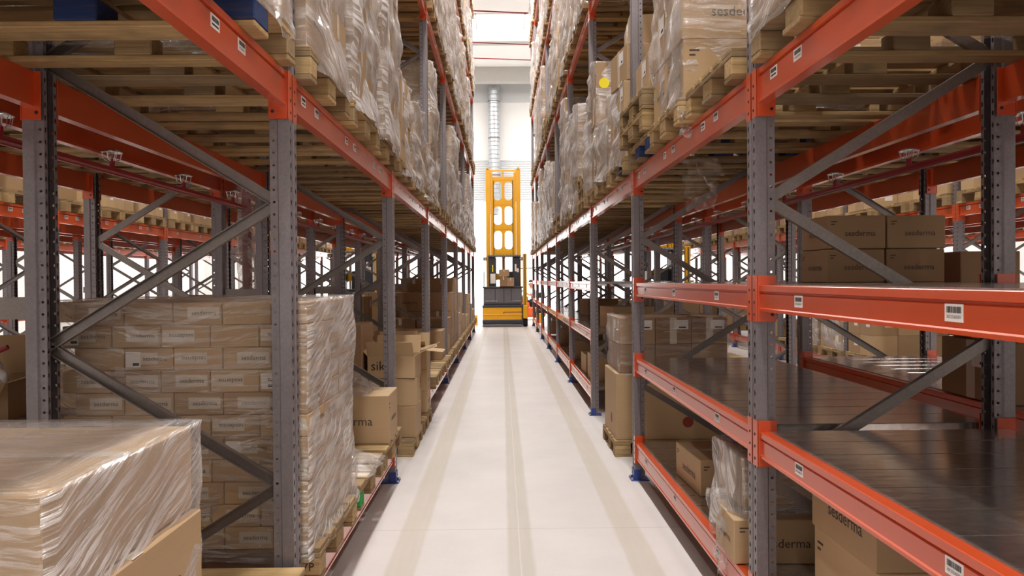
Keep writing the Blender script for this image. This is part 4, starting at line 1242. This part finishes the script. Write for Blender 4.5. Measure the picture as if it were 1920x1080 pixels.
# ------------------------------------------------------------------ person on a low orange truck behind
fx, fy = .97, 29.6
o = empty('forklift', (fx, fy, 0), 'orange low truck partly hidden behind the right rack end', 'forklift')
mb = MB(); mb.cbox(-.55, .75, -.45, .45, .12, .52, .06, 0); mb.cbox(-.5, .1, -.42, .42, .5, .72, .05, 0); link('chassis', mb.mesh('chassis', [M['truck_orange']]), parent=o)
obj_cboxes('hood', [(-.52, .05, -.40, .40, .70, .98, .06)], [M['greypanel']], o)
obj_cboxes('driver_seat', [(.1, .55, -.24, .24, .52, .62, .04), (.5, .6, -.24, .24, .6, 1.1, .04)], [M['rubber']], o)
mb = MB()
mb.tube([(-.18 + .17 * math.cos(a * PI / 8) * .5, .17 * math.sin(a * PI / 8), 1.14 + .085 * math.cos(a * PI / 8)) for a in R(17)], .014, 8); mb.tube([(-.3, 0, .95), (-.18, 0, 1.14)], .02, 8)
link('steering_wheel', mb.mesh('steering_wheel', [M['rubber']]), parent=o)
for s in (-1, 1):
    mb = MB(); mb.tube([(-.5, s * .42, .6), (-.35, s * .40, 2.05), (.6, s * .40, 2.1), (.72, s * .42, .5)], .03, 8); link('guard_post', mb.mesh('guard_post', [M['dark']]), parent=o)
mb = MB(); mb.lathe([(.0001, -.09), (.15, -.09), (.2, -.07), (.2, .07), (.15, .09), (.0001, .09)], 20, 0, Matrix.Rotation(PI / 2, 4, 'X')); wm = mb.mesh('wheel', [M['rubber']])
for wx, wy in ((-.38, -.45), (-.38, .45), (.5, -.45), (.5, .45)): link('wheel', wm, (wx, wy, .2), parent=o)

def skin_obj(name, verts, edges, radii, mat, parent=None, root=0, sub=2):
    me = bpy.data.meshes.new(name); me.from_pydata(verts, edges, [])
    me.materials.append(mat)
    ob = link(name, me, parent=parent)
    md = ob.modifiers.new('skin', 'SKIN'); md.use_smooth_shade = True
    for i, r in enumerate(radii):
        s = me.skin_vertices[0].data[i]; s.radius = (r, r) if not isinstance(r, tuple) else r; s.use_root = (i == root)
    sb = ob.modifiers.new('sub', 'SUBSURF'); sb.levels = sub; sb.render_levels = sub
    return ob
pr = empty('person', (fx + .05, fy, 0), 'person in cap and pale yellow vest driving the orange truck', 'person')
V = [(.28, 0, .70), (.26, 0, .92), (.22, 0, 1.10), (.19, 0, 1.22), (.16, 0, 1.29), (.135, 0, 1.385), (.13, 0, 1.50),
     (.20, -.17, 1.20), (.10, -.24, .98), (-.12, -.15, 1.10), (-.19, -.14, 1.13), (.20, .17, 1.20), (.10, .24, .98), (-.12, .15, 1.10), (-.19, .14, 1.13),
     (.22, -.10, .68), (-.16, -.13, .72), (-.20, -.13, .42), (-.30, -.13, .56 - .20), (.22, .10, .68), (-.16, .13, .72), (-.20, .13, .42), (-.30, .13, .36)]
E = [(0, 1), (1, 2), (2, 3), (3, 4), (4, 5), (5, 6), (3, 7), (7, 8), (8, 9), (9, 10), (3, 11), (11, 12), (12, 13), (13, 14), (0, 15), (15, 16), (16, 17), (17, 18), (0, 19), (19, 20), (20, 21), (21, 22)]
Rr = [.13, .12, .13, .11, .062, (.10, .115), (.10, .11), .06, .045, .038, .035, .06, .045, .038, .035, .09, .07, .05, .04, .09, .07, .05, .04]
skin_obj('body', V, E, Rr, M['skin'], pr)
skin_obj('shirt', V[:4] + [(.2, -.17, 1.2), (.12, -.23, 1.02), (.2, .17, 1.2), (.12, .23, 1.02)], [(0, 1), (1, 2), (2, 3), (3, 4), (4, 5), (3, 6), (6, 7)], [.145, .138, .148, .135, .075, .065, .075, .065], M['shirt'], pr)
skin_obj('vest', V[1:4], [(0, 1), (1, 2)], [.145, .156, .135], M['vest'], pr)
skin_obj('trousers', [(.28, 0, .72), (.22, -.10, .69), (-.16, -.13, .72), (-.2, -.13, .44), (.22, .10, .69), (-.16, .13, .72), (-.2, .13, .44)], [(0, 1), (1, 2), (2, 3), (0, 4), (4, 5), (5, 6)], [.14, .105, .085, .065, .105, .085, .065], M['trousers'], pr)
mb = MB(); mb.lathe([(.098, 0), (.098, .04), (.08, .085), (.04, .105), (.0001, .11)], 18, 0); mb.cbox(-.2, -.07, -.07, .07, -.004, .008, .003)
link('cap', mb.mesh('cap', [M['cap']], smooth=False), (.132, 0, 1.50), parent=pr)
mb = MB(); mb.tube([(.045, 0, 1.45), (.025, 0, 1.415), (.05, 0, 1.405)], [.008, .016, .012], 8); link('nose', mb.mesh('nose', [M['skin']], smooth=True), parent=pr)
mb = MB(); mb.cbox(.046, .056, -.022, .022, 1.362, 1.370, .002); link('mouth', mb.mesh('mouth', [M['red_ink']]), parent=pr)
for s_ in (-1, 1):
    mb = MB(); mb.lathe([(.0001, -.009), (.008, -.005), (.009, 0), (.008, .005), (.0001, .009)], 10); link('eye', mb.mesh('eye', [M['black_ink']]), (.05, s_ * .032, 1.455), parent=pr)
    mb = MB(); mb.tube([(.14, s_ * .082, 1.40), (.15, s_ * .095, 1.44), (.14, s_ * .085, 1.475)], [.008, .014, .008], 8); link('ear', mb.mesh('ear', [M['skin']], smooth=True), parent=pr)

# ------------------------------------------------------------------ the building
def struct(name, me, loc=(0, 0, 0)):
    return tag(link(name, me, loc), None, None, None, 'structure')
W0, W1, Y0, Y1, HC = -15.5, 15.5, -16.0, 38.5, 12.3
mb = MB(); mb.box(W0 - 8, W1 + 8, Y0, Y1 + 30, -.2, 0); struct('floor', mb.mesh('floor', [M['floor']]))
mb = MB(); mb.box(W0, W1, Y0, 29.6, HC, HC + .2); mb.box(W0, W1, 33.4, Y1, HC, HC + .2); mb.box(W0, -11, 29.6, 33.4, HC, HC + .2); mb.box(11, W1, 29.6, 33.4, HC, HC + .2)
struct('ceiling', mb.mesh('ceiling', [M['white']]))
wf = struct('window_1', None)
mb = MB()
for i in R(12): mb.box(-11 + i * 2 - .03, -11 + i * 2 + .03, 29.6, 33.4, HC - .02, HC + .08)
for y in (29.6, 31.5, 33.34): mb.box(-11, 11, y, y + .06, HC - .02, HC + .08)
link('window_frame', mb.mesh('window_frame', [M['white']]), parent=wf)
mb = MB(); mb.box(-11, 11, 29.6, 33.4, HC + .1, HC + .13)
link('rooflight_pane', mb.mesh('rooflight_pane', [M['daylight']]), parent=wf)
mb = MB(); mb.box(W0 - .2, W0, Y0, Y1, 0, HC); struct('wall_left', mb.mesh('wall_left', [M['white']]))
mb = MB(); mb.box(W1, W1 + .2, Y0, Y1, 0, HC); struct('wall_right', mb.mesh('wall_right', [M['white']]))
mb = MB(); mb.box(W0, W1, Y0 - .2, Y0, 0, HC); struct('wall_front', mb.mesh('wall_front', [M['white']]))
OX0, OX1, OZ = -10.5, 10.5, 5.7
mb = MB(); mb.box(W0, OX0, Y1, Y1 + .2, 0, HC); mb.box(OX1, W1, Y1, Y1 + .2, 0, HC); mb.box(OX0, OX1, Y1, Y1 + .2, 7.9, HC)
for i in R(17): mb.box(W0 + i * 1.86 + 1.84, W0 + i * 1.86 + 1.86, Y1 - .012, Y1, 7.9, 10.9)
struct('wall_back', mb.mesh('wall_back', [M['white']]))
mb = MB(); mb.box(W0, W1, Y1 - .15, Y1 - .001, 10.9, 11.9); struct('trim_1', mb.mesh('trim_1', [M['wallgrey']]))
mb = MB()   # ribbed shutter above the opening
for i in R(18):
    z = OZ + i * .122
    mb.extrude([(Y1 + .02, z), (Y1 - .03, z + .02), (Y1 - .03, z + .1), (Y1 + .02, z + .12)], 'x', OX0, OX1)
tag(struct('door_1', mb.mesh('door_1', [M['wallgrey']])))
for i, (y, zz, h) in enumerate(((37.2, 11.55, .75), (31.5, 11.7, .6), (25.5, 11.7, .6), (19.5, 11.7, .6))):
    mb = MB(); mb.cbox(W0, W1, y - .25, y + .25, zz, zz + h, .02); struct('trim_%d' % (i + 2), mb.mesh('roof_girder', [M['concrete_beam']]))
for i, y in enumerate((26.4, 29.9, 32.0)):
    mb = MB(); mb.tube([(W0, y - 2, 11.2), (W1, y + 2, 11.2)], .024, 10)
    tag(link('ceiling_pipe', mb.mesh('ceiling_pipe', [M['red_pipe']])), '%s thin red pipe crossing under the ceiling, counted from the camera' % ORD[i], 'pipe', 'ceiling sprinkler pipes')
o = empty('vent_duct', (-.37, 38.1, 0), 'ribbed silver air duct running up the far white wall', 'duct')
mb = MB()
z = 5.0
while z < 11.5:
    mb.tube([(0, 0, z), (0, 0, z + .02), (0, 0, z + .2), (0, 0, z + .22)], [.27, .295, .295, .27], 24, 0, False); z += .22
link('duct_tube', mb.mesh('duct_tube', [M['duct']], smooth=False), parent=o)
for zz in (7.0, 8.9, 10.8):
    mb = MB(); mb.lathe([(.30, 0), (.315, .005), (.315, .05), (.30, .055)], 24); link('clamp_ring', mb.mesh('clamp_ring', [M['galv']]), (0, 0, zz), parent=o)

# lamps: linear luminaires over the three aisles
li = 0
for ax, nm in ((.09, 'middle'), (-4.25, 'left'), (4.43, 'right'), (-8.55, 'far left'), (8.73, 'far right')):
    for i in R(11):
        y = -6 + i * 4.0
        if nm == 'middle' and y > 24: continue
        li += 1
        o = empty('ceiling_lamp', (ax, y, 11.3), '%s linear ceiling lamp from the camera over the %s aisle' % (ORD[i], nm), 'ceiling lamp', 'linear lamps over the aisles')
        obj_cboxes('lamp_housing', [(-.16, .16, -.8, .8, .03, .12, .01)], [M['white']], o)
        obj_cboxes('diffuser', [(-.14, .14, -.78, .78, .0, .03, .008)], [M['lamp']], o)
        mb = MB(); mb.tube([(0, -.5, .12), (0, -.5, 1.0)], .006, 6); mb.tube([(0, .5, .12), (0, .5, 1.0)], .006, 6); link('hanger', mb.mesh('hanger', [M['galv']]), parent=o)
        L = bpy.data.lights.new('lamp_light', 'AREA'); L.shape = 'RECTANGLE'; L.size = .28; L.size_y = 1.56
        L.energy = 640 if nm == 'middle' else 300 if 'far' not in nm else 200
        if y > 24: L.energy *= 1.3
        L.color = (1, .972, .94)
        lo = link('lamp_light', L, (ax, y, 11.28))

# ------------------------------------------------------------------ world, camera, look
w = bpy.data.worlds.new('overcast'); SC.world = w; w.use_nodes = True
bg = w.node_tree.nodes['Background']; bg.inputs[0].default_value = (1, .99, .975, 1); bg.inputs[1].default_value = 9.0

F = 1377.0
cam = bpy.data.cameras.new('camera'); cam.sensor_width = 36; cam.lens = F / 1920 * 36; cam.clip_start = .05; cam.clip_end = 300
co = link('camera', cam, (0, 0, 1.6))
d = Vector((18 / F, 1, -15 / F)).normalized()
q = d.to_track_quat('-Z', 'Y').to_matrix().to_4x4()
co.matrix_world = Matrix.Translation((0, 0, 1.6)) @ q @ Matrix.Rotation(math.radians(-0.45), 4, 'Z')
SC.camera = co
vs = SC.view_settings
vs.view_transform = 'Standard'; vs.look = 'None'; vs.gamma = 1.0; vs.use_curve_mapping = False
vs.exposure = -1.15
cy = SC.cycles
cy.max_bounces = 8; cy.diffuse_bounces = 5; cy.glossy_bounces = 4; cy.transparent_max_bounces = 20; cy.transmission_bounces = 4
cy.sample_clamp_indirect = 6.0
cy.use_denoising = True; cy.use_adaptive_sampling = True; cy.adaptive_threshold = 0.015
cy.caustics_reflective = False; cy.caustics_refractive = False
